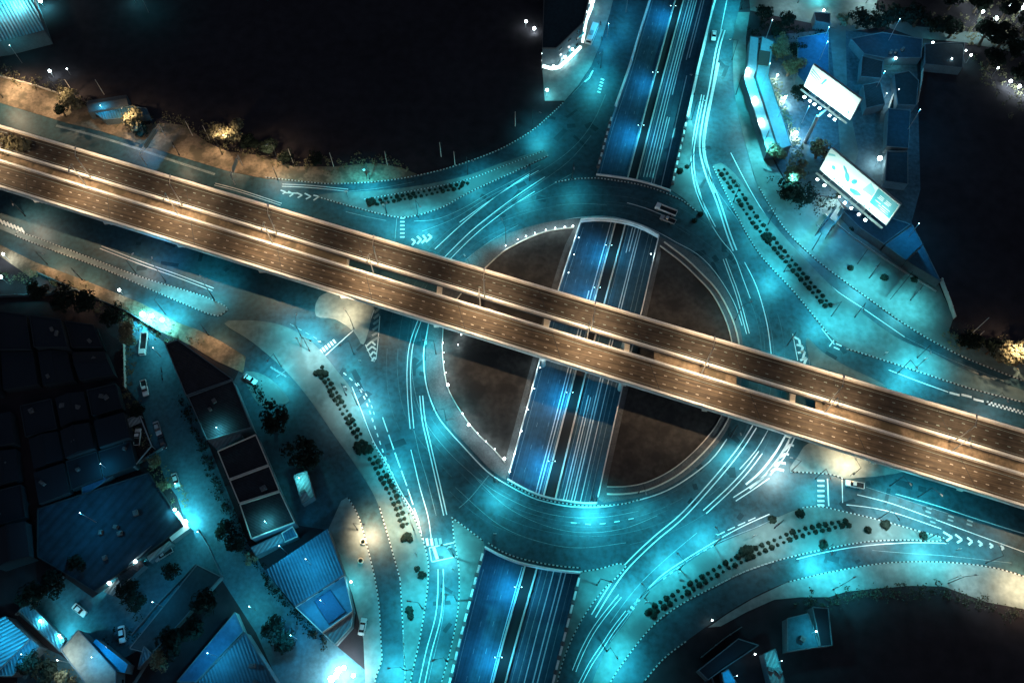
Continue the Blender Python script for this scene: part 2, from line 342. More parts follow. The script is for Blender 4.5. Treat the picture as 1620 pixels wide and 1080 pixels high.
half(ring_in, [(801,752)] + rimL, 0, 'island_pavement', dkconc, 0.16, 0)
half(ring_inR, [(947,790)] + rimR, 0, 'island_pavement', dkconc, 0.16, 0)
def inset(pts, dx): return [(x + dx, y) for x, y in pts]
half(fence_in, inset(between(Lrim, 380, 728)[::-1], -12), 0, 'island_lawn', grass, 0.26, 0)
half(fence_inR, inset(between(Rrim, 395, 768)[::-1], 10), 0, 'island_lawn', grass, 0.26, 0)

# underpass: floor, side walls, median, portal slabs
D = -6.2
Lw = cpx(Lrim, 0, 14); Rw = cpx(Rrim, 0, 14)
b = MB(); fl = [Vector((p.x, p.y, D)) for p in off(Lw, -2.2)]; fr = [Vector((p.x, p.y, D)) for p in off(Rw, 2.2)]
fl = [Vector((p.x, p.y, D)) for p in Lw]; fr = [Vector((p.x, p.y, D)) for p in Rw]
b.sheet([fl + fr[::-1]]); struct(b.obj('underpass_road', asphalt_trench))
for nm, path, sgn in (('west', Lw, 1), ('east', Rw, -1)):
    b = MB(); b.wall(off(path, -sgn*0.30), 0.6, D - 0.5, -0.02); o = b.obj('retaining_wall', dkconc)
    tag(o, 'dark concrete wall along the %s side of the sunken road' % nm, 'wall')
M1 = [(1085,-60),(1061,28),(1028,150),(994,278),(965,385),(938,485),(911,587),(860,784),(830,897),(800,1002),(780,1078),(765,1140)]
M2 = [(1098,-60),(1074,28),(1041,152),(1008,281),(981,387),(954,487),(927,590),(879,787),(849,900),(820,1002),(800,1078),(786,1140)]
b = MB(); p1 = cpx(M1, D, 16); p2 = cpx(M2, D, 16)
b.wall(p1, 0.5, D - 0.1, D + 1.0, 0); b.wall(p2, 0.5, D - 0.1, D + 1.0, 0)
tag(b.obj('median_barrier', cream), 'twin low concrete barriers down the middle of the sunken road', 'barrier')
b = MB(); b.sheet([[Vector((p.x, p.y, D + 0.1)) for p in p1] + [Vector((p.x, p.y, D + 0.1)) for p in p2[::-1]]]); struct(b.obj('median_strip', black))
# bridge slabs carrying the ring road (underside and edge beams)
def edge_beam(pts, label, ht=1.1):
    b = MB(); path = cpx(pts, 0, 8); b.wall(path, 0.45, -1.3, 0.75 if ht > 1 else 0.5)
    b2 = b.obj('parapet', whitec); tag(b2, label, 'parapet')
edge_beam([(1061,303),(1035,294),(1005,286),(975,281),(943,277)], 'pale curved parapet where the sunken road dips under the northern roundabout arc')
edge_beam([(919,348),(940,346),(965,347),(995,352),(1022,362),(1042,373)], 'pale curved parapet at the top of the central underpass opening')
edge_beam([(803,758),(822,769),(845,780),(870,788),(900,793),(922,796),(944,796)], 'pale curved parapet at the bottom of the central underpass opening')
edge_beam([(767,865),(792,878),(820,889),(850,896),(885,902),(918,905)], 'pale curved parapet above the southern underpass opening')
for pts, lab in (([(919,349)] + between(Lrim, 352, 755), 'west'), ([(1042,374)] + between(Rrim, 378, 792), 'east')):
    b = MB(); path = cpx(pts, 0, 20); b.wall(path, 0.35, -0.4, 0.9); tag(b.obj('parapet', whitec), 'straight pale parapet on the %s side of the central underpass opening' % lab, 'parapet')
# flat undersides of the two bridges
for q in ([(943,278),(975,282),(1005,287),(1035,295),(1061,304),(1042,373),(1022,362),(995,352),(965,347),(940,346),(919,348)], [(803,758),(822,769),(845,780),(870,788),(900,793),(922,796),(944,796),(918,905),(885,902),(850,896),(820,889),(792,878),(767,865)]):
    b = MB(); b.prism(PP(q), -1.25, -0.03); struct(b.obj('bridge_slab', dkconc))

# balustrade blocks along the open approaches of the underpass
def balustrade(rim, y0, y1, label, n, top=None):
    path = cpx(between(rim, y0, y1), 0, 20); L = sum((q-p).length for p, q in zip(path, path[1:])); t = thing('balustrade', label, 'balustrade', path[0])
    st_ = L / n
    for i, (p, d) in enumerate(walk(path, st_*0.3, st_)):
        an = math.atan2(d.y, d.x); b = MB()
        b.box(p + Vector((0, 0, 0.55)), (st_*0.62, 0.45, 1.1), an); b.box(p + Vector((0, 0, 1.13)), (st_*0.64, 0.6, 0.08), an)
        b.obj('panel', whitec, t, path[0])
        q = p + d*st_*0.5; b = MB(); b.box(q + Vector((0, 0, 0.75)), (0.8, 1.0, 1.5), an); b.box(q + Vector((0, 0, 1.55)), (1.0, 1.2, 0.12), an)
        b.obj('pillar', dkconc, t, path[0])
balustrade(Lrim, 180, 275, 'blocky white balustrade on the west rim of the northern underpass approach', 7)
balustrade(Rrim, 190, 300, 'blocky white balustrade on the east rim of the northern underpass approach', 8)
balustrade(Lrim, 868, 1140, 'blocky white balustrade on the west rim of the southern underpass approach', 13)
balustrade(Rrim, 910, 1140, 'blocky white balustrade on the east rim of the southern underpass approach', 10)
for rim, y0, y1, lab in ((Lrim, -90, 178, 'west'), (Rrim, -90, 188, 'east')):
    b = MB(); b.wall(cpx(between(rim, y0, y1), 0, 20), 0.7, -0.3, 0.9); tag(b.obj('parapet', whitec), 'long pale parapet along the far %s rim of the northern underpass approach' % lab, 'parapet')

# painted kerbs
KERBS = [RE_NW[3:11][::-1][::-1], [(420,281),(492,289),(528,291),(594,288),(650,280),(706,267),(760,249),(800,232),(842,207),(869,184),(893,161)],
    [(1200,296),(1240,360),(1283,404),(1311,427)], [(1311,427),(1370,470),(1442,520),(1514,560),(1589,591),(1660,618)],
    [(1660,925),(1589,902),(1533,892),(1464,888),(1394,891),(1311,905),(1247,920)], [(1085,1014),(1050,1041),(1019,1077)],
    RE_SW[1:], I_W[9:22] + [(643,1130)], [(633,915),(638,1000),(641,1076),(643,1130)], [(633,915),(616,855),(600,800)],
    I_L[1:13] + [I_L[1]], [(503,312),(560,328),(622,343),(655,342),(700,328),(744,304),(820,269),(868,246)],
    [(576,316),(650,303),(735,286),(800,262),(858,240)],
    [(714,818),(742,838),(765,856)], [(680,1150),(700,1074),(714,1022),(725,960),(726,900),(718,850),(716,822)],
    [(918,904),(950,899),(978,891),(991,893),(981,907),(956,931),(931,963),(911,997),(894,1036),(882,1077),(868,1150)],
    I_E[9:22], I_E[19:27], [(1128,264),(1160,330),(1200,400),(1256,462),(1311,530)], [(1339,552),(1367,560),(1450,587),(1533,614),(1617,636)],
    [(1250,746),(1290,748),(1318,751),(1335,758)], [(878,289),(905,284),(942,282),(975,286),(1005,291),(1035,299),(1058,308),(1080,318),(1100,333)],
    [(772,858),(792,871),(820,882),(850,889),(885,895),(918,898)], [(803,762),(822,773),(845,784),(870,792),(900,797),(922,800),(944,800),(985,797),(1011,790)]]
for k in KERBS[1:]: kerb(k)

# ------------------------------------------------------------------ road markings, and vehicle light trails painted as white lines
mk = MB()
def line(pts, wd=0.3, m=0, dup_=None, z=0.055, dash=None):
    wd = wd*0.78 if wd < 0.5 else wd
    path = cpx(pts, 0, 10)
    for d in ([0] if dup_ is None else [0, dup_]):
        q = off(path, d) if d else path
        if dash is None: mk.ribbon(q, wd, z, m)
        else:
            for p, t in walk(q, 0.2, dash[0] + dash[1]):
                mk.ribbon([p, p + t*dash[0]], wd, z, m)
W = 0.34
# inner and outer edge of the ring
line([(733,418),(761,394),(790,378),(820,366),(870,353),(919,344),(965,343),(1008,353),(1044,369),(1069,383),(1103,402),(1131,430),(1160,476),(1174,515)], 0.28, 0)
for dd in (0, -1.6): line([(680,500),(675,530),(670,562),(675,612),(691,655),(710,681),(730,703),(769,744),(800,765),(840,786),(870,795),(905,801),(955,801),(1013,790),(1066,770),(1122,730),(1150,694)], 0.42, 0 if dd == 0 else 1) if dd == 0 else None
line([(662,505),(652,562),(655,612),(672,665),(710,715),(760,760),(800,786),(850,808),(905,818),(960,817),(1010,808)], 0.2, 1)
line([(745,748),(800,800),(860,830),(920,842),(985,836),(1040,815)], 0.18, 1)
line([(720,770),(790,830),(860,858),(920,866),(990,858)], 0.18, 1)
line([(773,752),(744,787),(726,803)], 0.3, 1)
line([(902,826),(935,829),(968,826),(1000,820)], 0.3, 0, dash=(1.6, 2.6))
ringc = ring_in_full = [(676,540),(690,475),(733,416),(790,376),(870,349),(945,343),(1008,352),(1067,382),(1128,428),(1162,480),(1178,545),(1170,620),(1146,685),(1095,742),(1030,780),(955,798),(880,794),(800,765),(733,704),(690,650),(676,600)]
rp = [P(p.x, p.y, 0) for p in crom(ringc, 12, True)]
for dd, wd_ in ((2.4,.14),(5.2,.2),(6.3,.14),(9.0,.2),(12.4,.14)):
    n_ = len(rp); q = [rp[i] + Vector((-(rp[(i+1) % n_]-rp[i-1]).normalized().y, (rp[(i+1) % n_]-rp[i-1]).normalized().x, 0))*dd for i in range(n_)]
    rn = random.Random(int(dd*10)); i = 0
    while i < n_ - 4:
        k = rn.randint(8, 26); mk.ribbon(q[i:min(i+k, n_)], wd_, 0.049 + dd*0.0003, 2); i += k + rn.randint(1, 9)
# NW approach lines
for q in ([(704,406),(745,366),(790,330),(830,301),(862,280)], [(688,394),(735,351),(790,307),(838,275)], [(727,352),(770,321),(815,291),(852,270)]): line(q, W, 0)
line([(712,410),(752,371),(800,333),(846,303)], 0.26, 0); line([(735,412),(775,382),(820,356)], 0.22, 1)
line([(668,366),(720,345),(780,308),(835,282),(880,255),(915,225),(940,190),(958,150)], 0.2, 1)
line([(760,355),(800,325),(850,292),(900,255),(935,215)], 0.2, 1); line([(800,330),(850,305),(905,275)], 0.22, 1)
line([(655,350),(690,347),(730,331),(775,305),(820,282),(855,262)], 0.24, 1)
line([(547,335),(580,343),(611,349)], 0.3, 1); line([(446,295),(490,297),(550,303)], 0.3, 0, 0.9); line([(550,303),(600,298),(655,288)], 0.2, 1)
line([(628,343),(625,378)], 0.25, 1)
for i in range(6): line([(633,345 + i*6),(640,345 + i*6)], 0.55, 0)
# frontage road north-west
line([(0,218),(60,233),(125,254)], 0.34, 0, 0.95); line([(339,293),(380,304),(444,325)], 0.3, 0, 0.8)
line([(89,199),(150,215),(210,233),(278,256),(340,276)], 0.9, 1)
line([(158,393),(222,418),(278,438),(336,460)], 0.28, 0, 1.0)
line([(450,305),(470,306)], 0.5, 0)
# NE bundle
line([(1142,47),(1133,78),(1122,139),(1111,194),(1107,236),(1117,278),(1133,318),(1150,371),(1160,397)], 0.5, 0, 1.2)
line([(1137,100),(1127,150),(1117,200),(1114,236),(1122,275),(1131,305)], 0.7, 0)
line([(1110,150),(1098,210),(1093,250),(1098,290),(1107,318),(1128,360)], 0.42, 0, 0.9)
line([(1100,280),(1120,343),(1140,378),(1161,404),(1175,440),(1187,472)], 0.32, 0)
line([(1144,410),(1155,440),(1165,468),(1181,528)], 0.34, 0, 0.9); line([(1178,415),(1197,454),(1213,510),(1220,560)], 0.36, 0)
line([(1128,0),(1118,60),(1106,110),(1092,175),(1082,230)], 0.3, 0); line([(1150,0),(1140,50)], 0.35, 0)
line([(1156,242),(1183,294),(1208,336),(1240,381),(1283,425),(1325,461),(1367,489),(1431,533)], 0.36, 0)
line([(1133,300),(1165,345),(1200,392),(1233,431),(1267,474),(1311,524)], 0.24, 1)
line([(1160,290),(1195,340),(1230,372)], 0.2, 1)
line([(1431,533),(1500,567),(1589,603)], 0.2, 1); line([(1406,585),(1450,602),(1500,620)], 0.32, 0); line([(1300,520),(1320,545)], 0.3, 0)
line([(1312,548),(1325,530)], 0.4, 0)
for i in range(4): line([(1319 + i*3.5,549 - i*5.5),(1328 + i*3.5,553 - i*5.5)], 0.5, 0)
# ring north
line([(992,321),(1020,329),(1050,341)], 0.35, 0); line([(880,325),(920,322),(960,325)], 0.18, 1)
# west ring bundle
line([(661,507),(648,545),(644,585),(645,630),(649,678)], 0.34, 0, 1.1); line([(680,520),(674,545)], 0.3, 0)
line([(664,626),(668,665),(677,705),(692,770),(702,815)], 0.4, 0, 0.9); line([(650,711),(657,740),(664,770),(677,816),(682,850)], 0.3, 0)
line([(655,680),(664,720),(676,760),(690,815)], 0.2, 1)
line([(543,589),(567,612),(581,640),(594,678),(611,728),(624,755)], 0.42, 0, dash=(1.2, 1.4))
line([(565,605),(583,630),(592,655)], 0.3, 0, dash=(1.0, 1.2))
line([(605,659),(628,725),(642,764),(659,815)], 0.4, 0, dash=(5.0, 1.0))
line([(557,612),(570,645),(591,698),(611,731),(633,775),(658,817),(667,844)], 0.26, 0)
# zebra and stop box at the bottom west exit
for x in (668, 675, 682, 689, 696): line([(x,851),(x+2,863)], 0.75, 0 if x < 685 else 1)
line([(679,866),(722,857)], 0.35, 0); line([(684,888),(722,880)], 0.35, 0); line([(679,866),(683,888)], 0.3, 0); line([(686,865),(692,884)], 0.9, 0)
line([(707,866),(714,864)], 0.5, 1)
line([(693,900),(693,927),(689,974),(674,1030),(661,1090)], 0.3, 0, 1.5); line([(700,900),(703,940),(699,985),(686,1040),(675,1090)], 0.2, 1)
# SE bundle
line([(1197,676),(1172,714),(1133,762),(1083,817),(1036,857),(994,898),(967,935),(942,976)], 0.42, 0, -1.3)
line([(1206,717),(1184,746),(1156,776),(1117,812)], 0.36, 0, -1.2); line([(1217,756),(1190,775),(1164,792)], 0.4, 0, -1.2)
line([(1245,684),(1228,714),(1204,745),(1180,766)], 0.55, 0, 1.6); line([(1252,690),(1236,720),(1214,748)], 0.4, 0, 1.0); line([(1215,680),(1196,712),(1170,742)], 0.3, 0)
line([(1217,813),(1175,832),(1133,855),(1088,882),(1044,912),(1006,952)], 0.3, 0); line([(1196,818),(1165,832),(1135,846)], 0.35, 0, dash=(2.4, 1.0))
line([(1103,842),(1060,878),(1020,915),(990,950),(965,985)], 0.2, 1); line([(1130,862),(1095,882),(1050,915)], 0.2, 0, dash=(1, 1.4))
line([(983,944),(958,975),(939,1002),(922,1035),(911,1062)], 0.26, 0, -1.0); line([(994,969),(973,996),(956,1022),(936,1052),(919,1085)], 0.24, 0, -0.9)
line([(1230,817),(1200,832),(1133,859),(1078,893),(1022,934),(994,975),(965,1014)], 0.26, 1)
for i in range(4): line([(993 + i*5, 965 - i*6),(998 + i*5, 969 - i*6)], 0.7, 0 if i % 2 else 1)
# east road
line([(1356,782),(1400,793),(1436,805),(1533,841),(1640,880)], 0.32, 0); line([(1339,798),(1380,803),(1422,813),(1489,836)], 0.28, 0)
line([(1417,781),(1480,799),(1550,822),(1650,853)], 0.28, 0); line([(1370,770),(1420,786),(1500,812)], 0.2, 1)
line([(1380,870),(1440,875),(1500,879),(1600,890)], 0.2, 1); line([(1260,884),(1310,872),(1367,863),(1436,858),(1500,859)], 0.28, 0)
line([(1309,757),(1311,800)], 0.45, 0); line([(1332,758),(1333,795)], 0.3, 0)
for y in (760, 768, 776, 784, 792, 799): line([(1293,y),(1304,y)], 0.6, 0)
for x, y in ((1465,802),(1472,818),(1500,815),(1530,822)): line([(x,y),(x+9,y+3)], 0.5, 1, -1.2)
for x, y, L in ((1502,621,16),(1521,624,16),(1540,631,16)): line([(x,y),(x+L,y+4)], 0.7, 0)
for i in range(12):
    x = 1561 + i*6; y = 635 + i*1.7; line([(x,y),(x+3,y+0.9)], 0.6, 0); line([(x+3,y+4),(x+6,y+4.9)], 0.6, 0)
# chevrons
def chev(tips, wd=0.55, m=0):
    for a, b_, c in tips: line([a, b_], wd, m); line([b_, c], wd, m)
chev([((1492,841),(1506,849),(1496,856)), ((1511,845),(1522,853),(1514,858)), ((1530,850),(1538,856),(1532,861)), ((1547,855),(1554,860),(1549,863)), ((1565,859),(1571,863),(1566,866)), ((1583,863),(1588,866),(1584,869))], 0.6)
chev([((444,301),(452,304),(447,307)), ((456,303),(464,307),(458,311)), ((469,305),(478,309),(471,313)), ((482,306),(492,311),(484,315)), ((496,309),(505,311),(496,317))], 0.5)
chev([((660,374),(666,379),(660,386)), ((669,372),(674,378),(667,385)), ((677,371),(683,375),(674,383)), ((651,378),(657,382),(652,388))], 0.7)
chev([((579,548),(588,540),(594,546)), ((581,555),(589,548),(595,553)), ((585,563),(591,556),(595,560)), ((588,571),(592,565),(595,568))], 0.6)
for i in range(6): line([(588 + i*0.8,540 - i*9),(600,533 - i*9)], 0.8, 1)
line([(578,545),(592,572),(597,550),(601,500)], 0.3, 0); line([(575,543),(583,515),(592,490)], 0.3, 0)
chev([((1256,533),(1264,537),(1266,546)), ((1260,545),(1270,548),(1268,558)), ((1262,558),(1273,556),(1270,568)), ((1266,570),(1276,566),(1272,576))], 0.75)
line([(1254,528),(1262,570)], 0.3, 0); line([(1278,552),(1281,580)], 0.25, 1)
chev([((1220,746),(1228,741),(1240,744)), ((1224,736),(1234,731),(1243,733)), ((1232,724),(1243,717),(1248,719)), ((1240,713),(1250,703),(1256,705))], 0.7)
for i in range(7): line([(0 + i*5.5,347 + i*2.2),(5 + i*5.5,355 + i*2.2)], 0.6, 0)
# crossing bars west
for i in range(6): line([(506 + i*4.2,553 - i*3.2),(510 + i*4.2,559 - i*3.2)], 0.6, 0)
line([(515,562),(545,535),(560,522)], 0.35, 0)
for i in range(5): line([(428 + i*5,580 + i*3),(433 + i*5,584 + i*3)], 0.55, 1)
line([(437,596),(452,586)], 0.35, 1)
line([(458,512),(480,524),(505,538)], 0.3, 1, dash=(1.5, 1.5))
# upper-left road arrows near the north west building
for i in range(5): line([(945 + i*1.4,145 - i*5),(950 + i*1.4,147 - i*5)], 0.7, 0)
line([(925,130),(932,124),(938,112)], 0.5, 0); line([(905,150),(925,128),(940,108)], 0.2, 1)
struct(mk.obj('road_markings_and_light_trails', [white, faded, mat('nearly_gone_paint', (0.07, 0.12, 0.135), .7, .3, .5)]))
pt_ = MB(); rn = random.Random(77)
for x, y, w_, h_, a_ in [(rn.uniform(0,1), rn.uniform(0,1), rn.uniform(1.2,6), rn.uniform(.8,2.6), rn.uniform(0,3)) for k in range(10)]: pass
for cx_, cy_, sx, sy, n_ in ((660,590,30,80,10),(850,830,110,35,12),(1150,790,60,60,8),(1150,420,50,80,9),(1120,190,25,120,8),(800,310,70,40,8),(560,600,30,60,6),(900,210,50,60,7),(1420,800,90,25,8),(1300,890,90,14,6),(250,420,120,40,9),(700,940,10,80,5),(1400,570,80,20,6)):
    for k in range(n_):
        X_ = cx_ + rn.gauss(0,1)*sx*.6; Y_ = cy_ + rn.gauss(0,1)*sy*.6; p = P(X_, Y_, 0)
        lx = min(between(Lrim, Y_-12, Y_+12) or [(0,0)]); rx = max(between(Rrim, Y_-12, Y_+12) or [(0,0)])
        if lx[0] - 20 < X_ < rx[0] + 20 or ((X_-926)/258)**2 + ((Y_-571)/232)**2 < 1: continue
        a_ = rn.uniform(0,3.1); u_ = Vector((math.cos(a_), math.sin(a_), 0)); v_ = Vector((-u_.y, u_.x, 0)); A_ = rn.uniform(.6,3.2); B_ = rn.uniform(.4,1.1); z_ = Vector((0,0,0.036 + k*0.0008))
        pt_.face([p - u_*A_ - v_*B_ + z_, p + u_*A_ - v_*B_*rn.uniform(.7,1.2) + z_, p + u_*A_*.9 + v_*B_ + z_, p - u_*A_ + v_*B_ + z_])
struct(pt_.obj('asphalt_repairs', mat('asphalt_repair', (0.010, 0.032, 0.042), 0.6, .5, .3)))
# underpass markings and painted light trails, given as a share across each carriageway
mk = MB()
def floor_pt(y, u, side):
    a = next(i for i in range(len(M2)-1) if M2[i][1] <= y <= M2[i+1][1]) if side == 'R' else next(i for i in range(len(M1)-1) if M1[i][1] <= y <= M1[i+1][1])
    Mx = M2 if side == 'R' else M1; t = (y - Mx[a][1]) / (Mx[a+1][1] - Mx[a][1]); m = P(Mx[a][0] + (Mx[a+1][0]-Mx[a][0])*t, y, D)
    wl = Rw if side == 'R' else Lw
    q = min(wl, key=lambda k: abs(k.y - m.y)); i = wl.index(q); i2 = min(max(i + (1 if q.y > m.y else -1), 0), len(wl)-1)
    if i2 != i and abs(wl[i2].y - q.y) > 1e-6: t = (m.y - q.y)/(wl[i2].y - q.y); q = q.lerp(wl[i2], t)
    return Vector((m.x + (q.x - m.x)*u, m.y, D))
def uline(side, u, y0, y1, wd=0.3, m=0, dash=None):
    n = max(2, int(abs(y1-y0)/25)); path = [floor_pt(y0 + (y1-y0)*i/n, u, side) for i in range(n+1)]
    if dash:
        for p, t in walk(path, 0, sum(dash)): mk.ribbon([p, p + t*dash[0]], wd, D + 0.03, m)
    else: mk.ribbon(path, wd, D + 0.03, m)
for u, y0, y1, wd, m in ((.07,-50,280,.24,1),(.17,-50,280,.3,0),(.26,-50,280,.3,0),(.34,-50,280,.24,0),(.42,-50,150,.32,0),(.43,185,290,.3,0),(.50,186,290,.32,0),(.58,-50,95,.34,0),(.66,-50,92,.34,0),(.72,120,295,.34,0),
        (.10,352,800,.2,1),(.22,360,400,.3,0),(.30,360,398,.3,0),(.40,352,800,.34,0),(.47,352,800,.34,0),(.20,625,795,.3,0),(.27,628,795,.26,0),(.33,625,795,.2,1),(.62,560,795,.26,0),(.72,352,795,.22,1),(.84,352,795,.2,1),
        (.12,896,1130,.24,1),(.26,900,1130,.26,1),(.40,900,1130,.3,0),(.58,900,1130,.36,0),(.68,900,1130,.36,0),(.83,900,1130,.2,1)):
    uline('R', u, y0, y1, wd, m)
for u, y0, y1, wd, m in ((.06,352,785,.24,1),(.14,352,785,.3,0),(.22,460,785,.3,0),(.05,-50,275,.24,1),(.92,-50,275,.2,1),(.06,896,1130,.24,0),(.92,360,760,.2,1),(.93,900,1130,.2,1)):
    uline('L', u, y0, y1, wd, m)
for u in (.36, .66):
    for y0, y1 in ((-50,275),(355,760),(900,1130)): uline('L', u, y0, y1, 0.14, 1, (1.5, 6))
struct(mk.obj('underpass_markings_and_light_trails', [white, faded]))
# ================================================================== FLYOVER
ZD = 8.0
def ln(x0, y0, x1, y1):
    s = (y1-y0)/(x1-x0); return lambda x: y0 + s*(x-x0)
uT = ln(0, 200, 1617, 681); uB = ln(80, 264, 1617, 730); lT = ln(103, 286, 1617, 750); lB = ln(0, 297.5, 1617, 802)
X0, X1 = -140, 1760
def dpath(fn, z=ZD, n=20): return [P(X0 + (X1-X0)*i/n, fn(X0 + (X1-X0)*i/n), z) for i in range(n+1)]
def deck(name, top, bot, label, rows, par_label):
    t = thing(name, label, 'bridge', P(810, top(810), 0)); org = t.location
    a = dpath(top); c = dpath(bot)
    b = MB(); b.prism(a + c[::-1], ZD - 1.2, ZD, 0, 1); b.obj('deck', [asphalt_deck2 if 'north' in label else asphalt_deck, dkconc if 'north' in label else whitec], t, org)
    g = MB(); mid = [(p+q)/2 for p, q in zip(a, c)]
    wtot = (a[10]-c[10]).length
    g.wall(mid, wtot*0.45, ZD - 2.6, ZD - 1.22); g.obj('girder', dkconc, t, org)
    for path, s in ((a, -1), (c, 1)):
        b = MB(); b.wall(off(path, s*0.28), 0.55, ZD + 0.0, ZD + 1.0); b.wall(off(path, s*0.28), 0.8, ZD + 0.0, ZD + 0.25); cp = MB(); cp.wall(off(path, s*0.28), 0.72, ZD + 1.0, ZD + 1.1); cp.obj('coping', whitec, t, org); b.obj('parapet', cream, t, org)
        b = MB(); b.ribbon(off(path, s*1.75), 0.16, ZD + 0.012); struct(b.obj('flyover_markings', faded))
    b = MB()
    for k, (fr, ph) in enumerate(rows):
        path = [q + (p - q)*(1-fr) for p, q in zip(a, c)]
        for p, d in walk(path, ph, 3.4): b.ribbon([p, p + d*0.95], 0.25, ZD + 0.014)
    struct(b.obj('flyover_markings', faded if 'north' in label else faded2))
    b = MB(); rnd = random.Random(3 if 'north' in label else 5)
    for p, q in zip(walk(a, 14, 31), walk(c, 14, 31)): b.beam(p[0] + Vector((0,0,0.010)), q[0] + Vector((0,0,0.010)), 0.16, 0.012)
    struct(b.obj('flyover_joints', darkmetal))
    return t
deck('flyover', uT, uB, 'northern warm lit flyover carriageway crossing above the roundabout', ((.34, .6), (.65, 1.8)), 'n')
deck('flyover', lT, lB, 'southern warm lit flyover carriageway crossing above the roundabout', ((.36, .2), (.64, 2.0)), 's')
for xa, xb in ((-140, 548), (1035, 1165), (1290, 1760)):
    n = max(2, int((xb-xa)/40)); b = MB(); e = 1.2
    b.prism([P(xa + (xb-xa)*i/n, uB(xa + (xb-xa)*i/n) + e, 7.0) for i in range(n+1)] + [P(xb - (xb-xa)*i/n, lT(xb - (xb-xa)*i/n) - e, 7.0) for i in range(n+1)], 6.3, 7.0)
    struct(b.obj('median_ground', sand))
n_p = 0
for x in (-60, 60, 172, 290, 420, 551, 700, 871, 1000, 1130, 1265, 1400, 1540, 1690):
    a = P(x-4, (uT(x)+uB(x))/2 - 2, ZD); c = P(x-10, (lT(x)+lB(x))/2 + 2, ZD)
    t = thing('flyover_pier', '%s concrete pier and crossbeam under the flyover counted from the left' % (ORD[n_p]), 'bridge pier', (a+c)/2 * Vector((1,1,0)) if False else Vector(((a.x+c.x)/2, (a.y+c.y)/2, 0)))
    n_p += 1
    d = (a - c).normalized(); b = MB(); b.beam(c - d*3 + Vector((0,0,-3.75)), a + d*3 + Vector((0,0,-3.75)), 1.6, 1.4); b.obj('crossbeam', cream, t, t.location)
    base = D if 840 < x < 1010 else 0
    for q in (a, c):
        b = MB(); b.tube((q.x, q.y, base), (q.x, q.y, ZD-4.4), 1.0, 1.0, 14); b.obj('column', cream, t, t.location, smooth=True)
# flyover lamps
def flylamp(x, fn, side, label, z0=ZD, h=13.0, power=20500):
    p = P(x, fn(x), ZD); t = thing('flyover_lamp', label, 'street lamp', p + Vector((0,0,0.9)), 'lamp pairs on the flyover median')
    dirn = (P(x, uT(x), ZD) - P(x - 10, lB(x-10), ZD)).normalized() * side
    b = MB(); b.tube(p + Vector((0,0,0.9)), p + Vector((0,0,h)), 0.22, 0.12, 8); b.obj('pole', steel, t, t.location)
    e = p + Vector((0,0,h)) + dirn*2.4 + Vector((0,0,0.5))
    b = MB(); b.tube(p + Vector((0,0,h-0.1)), e, 0.09, 0.07, 6); b.obj('arm', cream, t, t.location)
    b = MB(); b.beam(e - dirn*0.1, e + dirn*1.0, 0.42, 0.18); hd = b.obj('lamp_head', steel, t, t.location)
    b = MB(); b.beam(e + Vector((0,0,-0.12)), e + dirn*0.9 + Vector((0,0,-0.12)), 0.34, 0.05); b.obj('lens', lens_warm, hd, t.location)
    light('lamp_light', 'SPOT', e + dirn*0.5 + Vector((0,0,-0.3)) - t.location, power, WARM, t, dirn*0.22 + Vector((0,0,-1)), 0.25, 140, 1.0)
LX = [(-20,), (139,), (283,), (432,), (592,), (760,), (928,), (1108,), (1303,), (1503,), (1680,)]
for i, (x,) in enumerate(LX):
    flylamp(x, lT, -1, 'pale pole of the %s lamp pair from the left, on the southern carriageway' % ORD[i])
    flylamp(x + 7, uB, 1, 'pale pole of the %s lamp pair from the left, on the northern carriageway' % ORD[i], power=17500)

# ================================================================== STREET LAMPS
def lamp(pool, base, label, power=14000, col=TEAL, h=10.0, cone=150, lens=None, z0=0.1, name='street_lamp', size=0.35):
    bp = P(base[0], base[1], 0); pp = P(pool[0], pool[1], 0); d = pp - bp; L = max(d.length, 0.1); d = d / L
    arm = min(2.6, L); t = thing(name, label, 'street lamp', (bp.x, bp.y, z0), 'street lamps around the junction'); o = t.location
    b = MB(); b.tube((bp.x, bp.y, z0), (bp.x, bp.y, z0 + h), 0.14, 0.08, 8); b.tube((bp.x, bp.y, z0), (bp.x, bp.y, z0+0.6), 0.25, 0.22, 8); b.obj('pole', darkmetal, t, o)
    e = Vector((bp.x, bp.y, z0 + h)) + d*arm + Vector((0, 0, 0.4))
    b = MB(); b.tube((bp.x, bp.y, z0 + h - 0.1), e, 0.07, 0.05, 6); b.obj('arm', darkmetal, t, o)
    b = MB(); b.beam(e - d*0.1, e + d*0.8, 0.36, 0.16); hd = b.obj('lamp_head', steel, t, o)
    b = MB(); b.beam(e + Vector((0,0,-0.11)), e + d*0.7 + Vector((0,0,-0.11)), 0.28, 0.05); b.obj('lens', lens or lens_teal, hd, o)
    aim = (pp - e); aim.z = -e.z; aim.normalize()
    light('lamp_light', 'SPOT', e + d*0.35 + Vector((0,0,-0.25)) - o, power, col, t, aim, size, cone, 1.0)
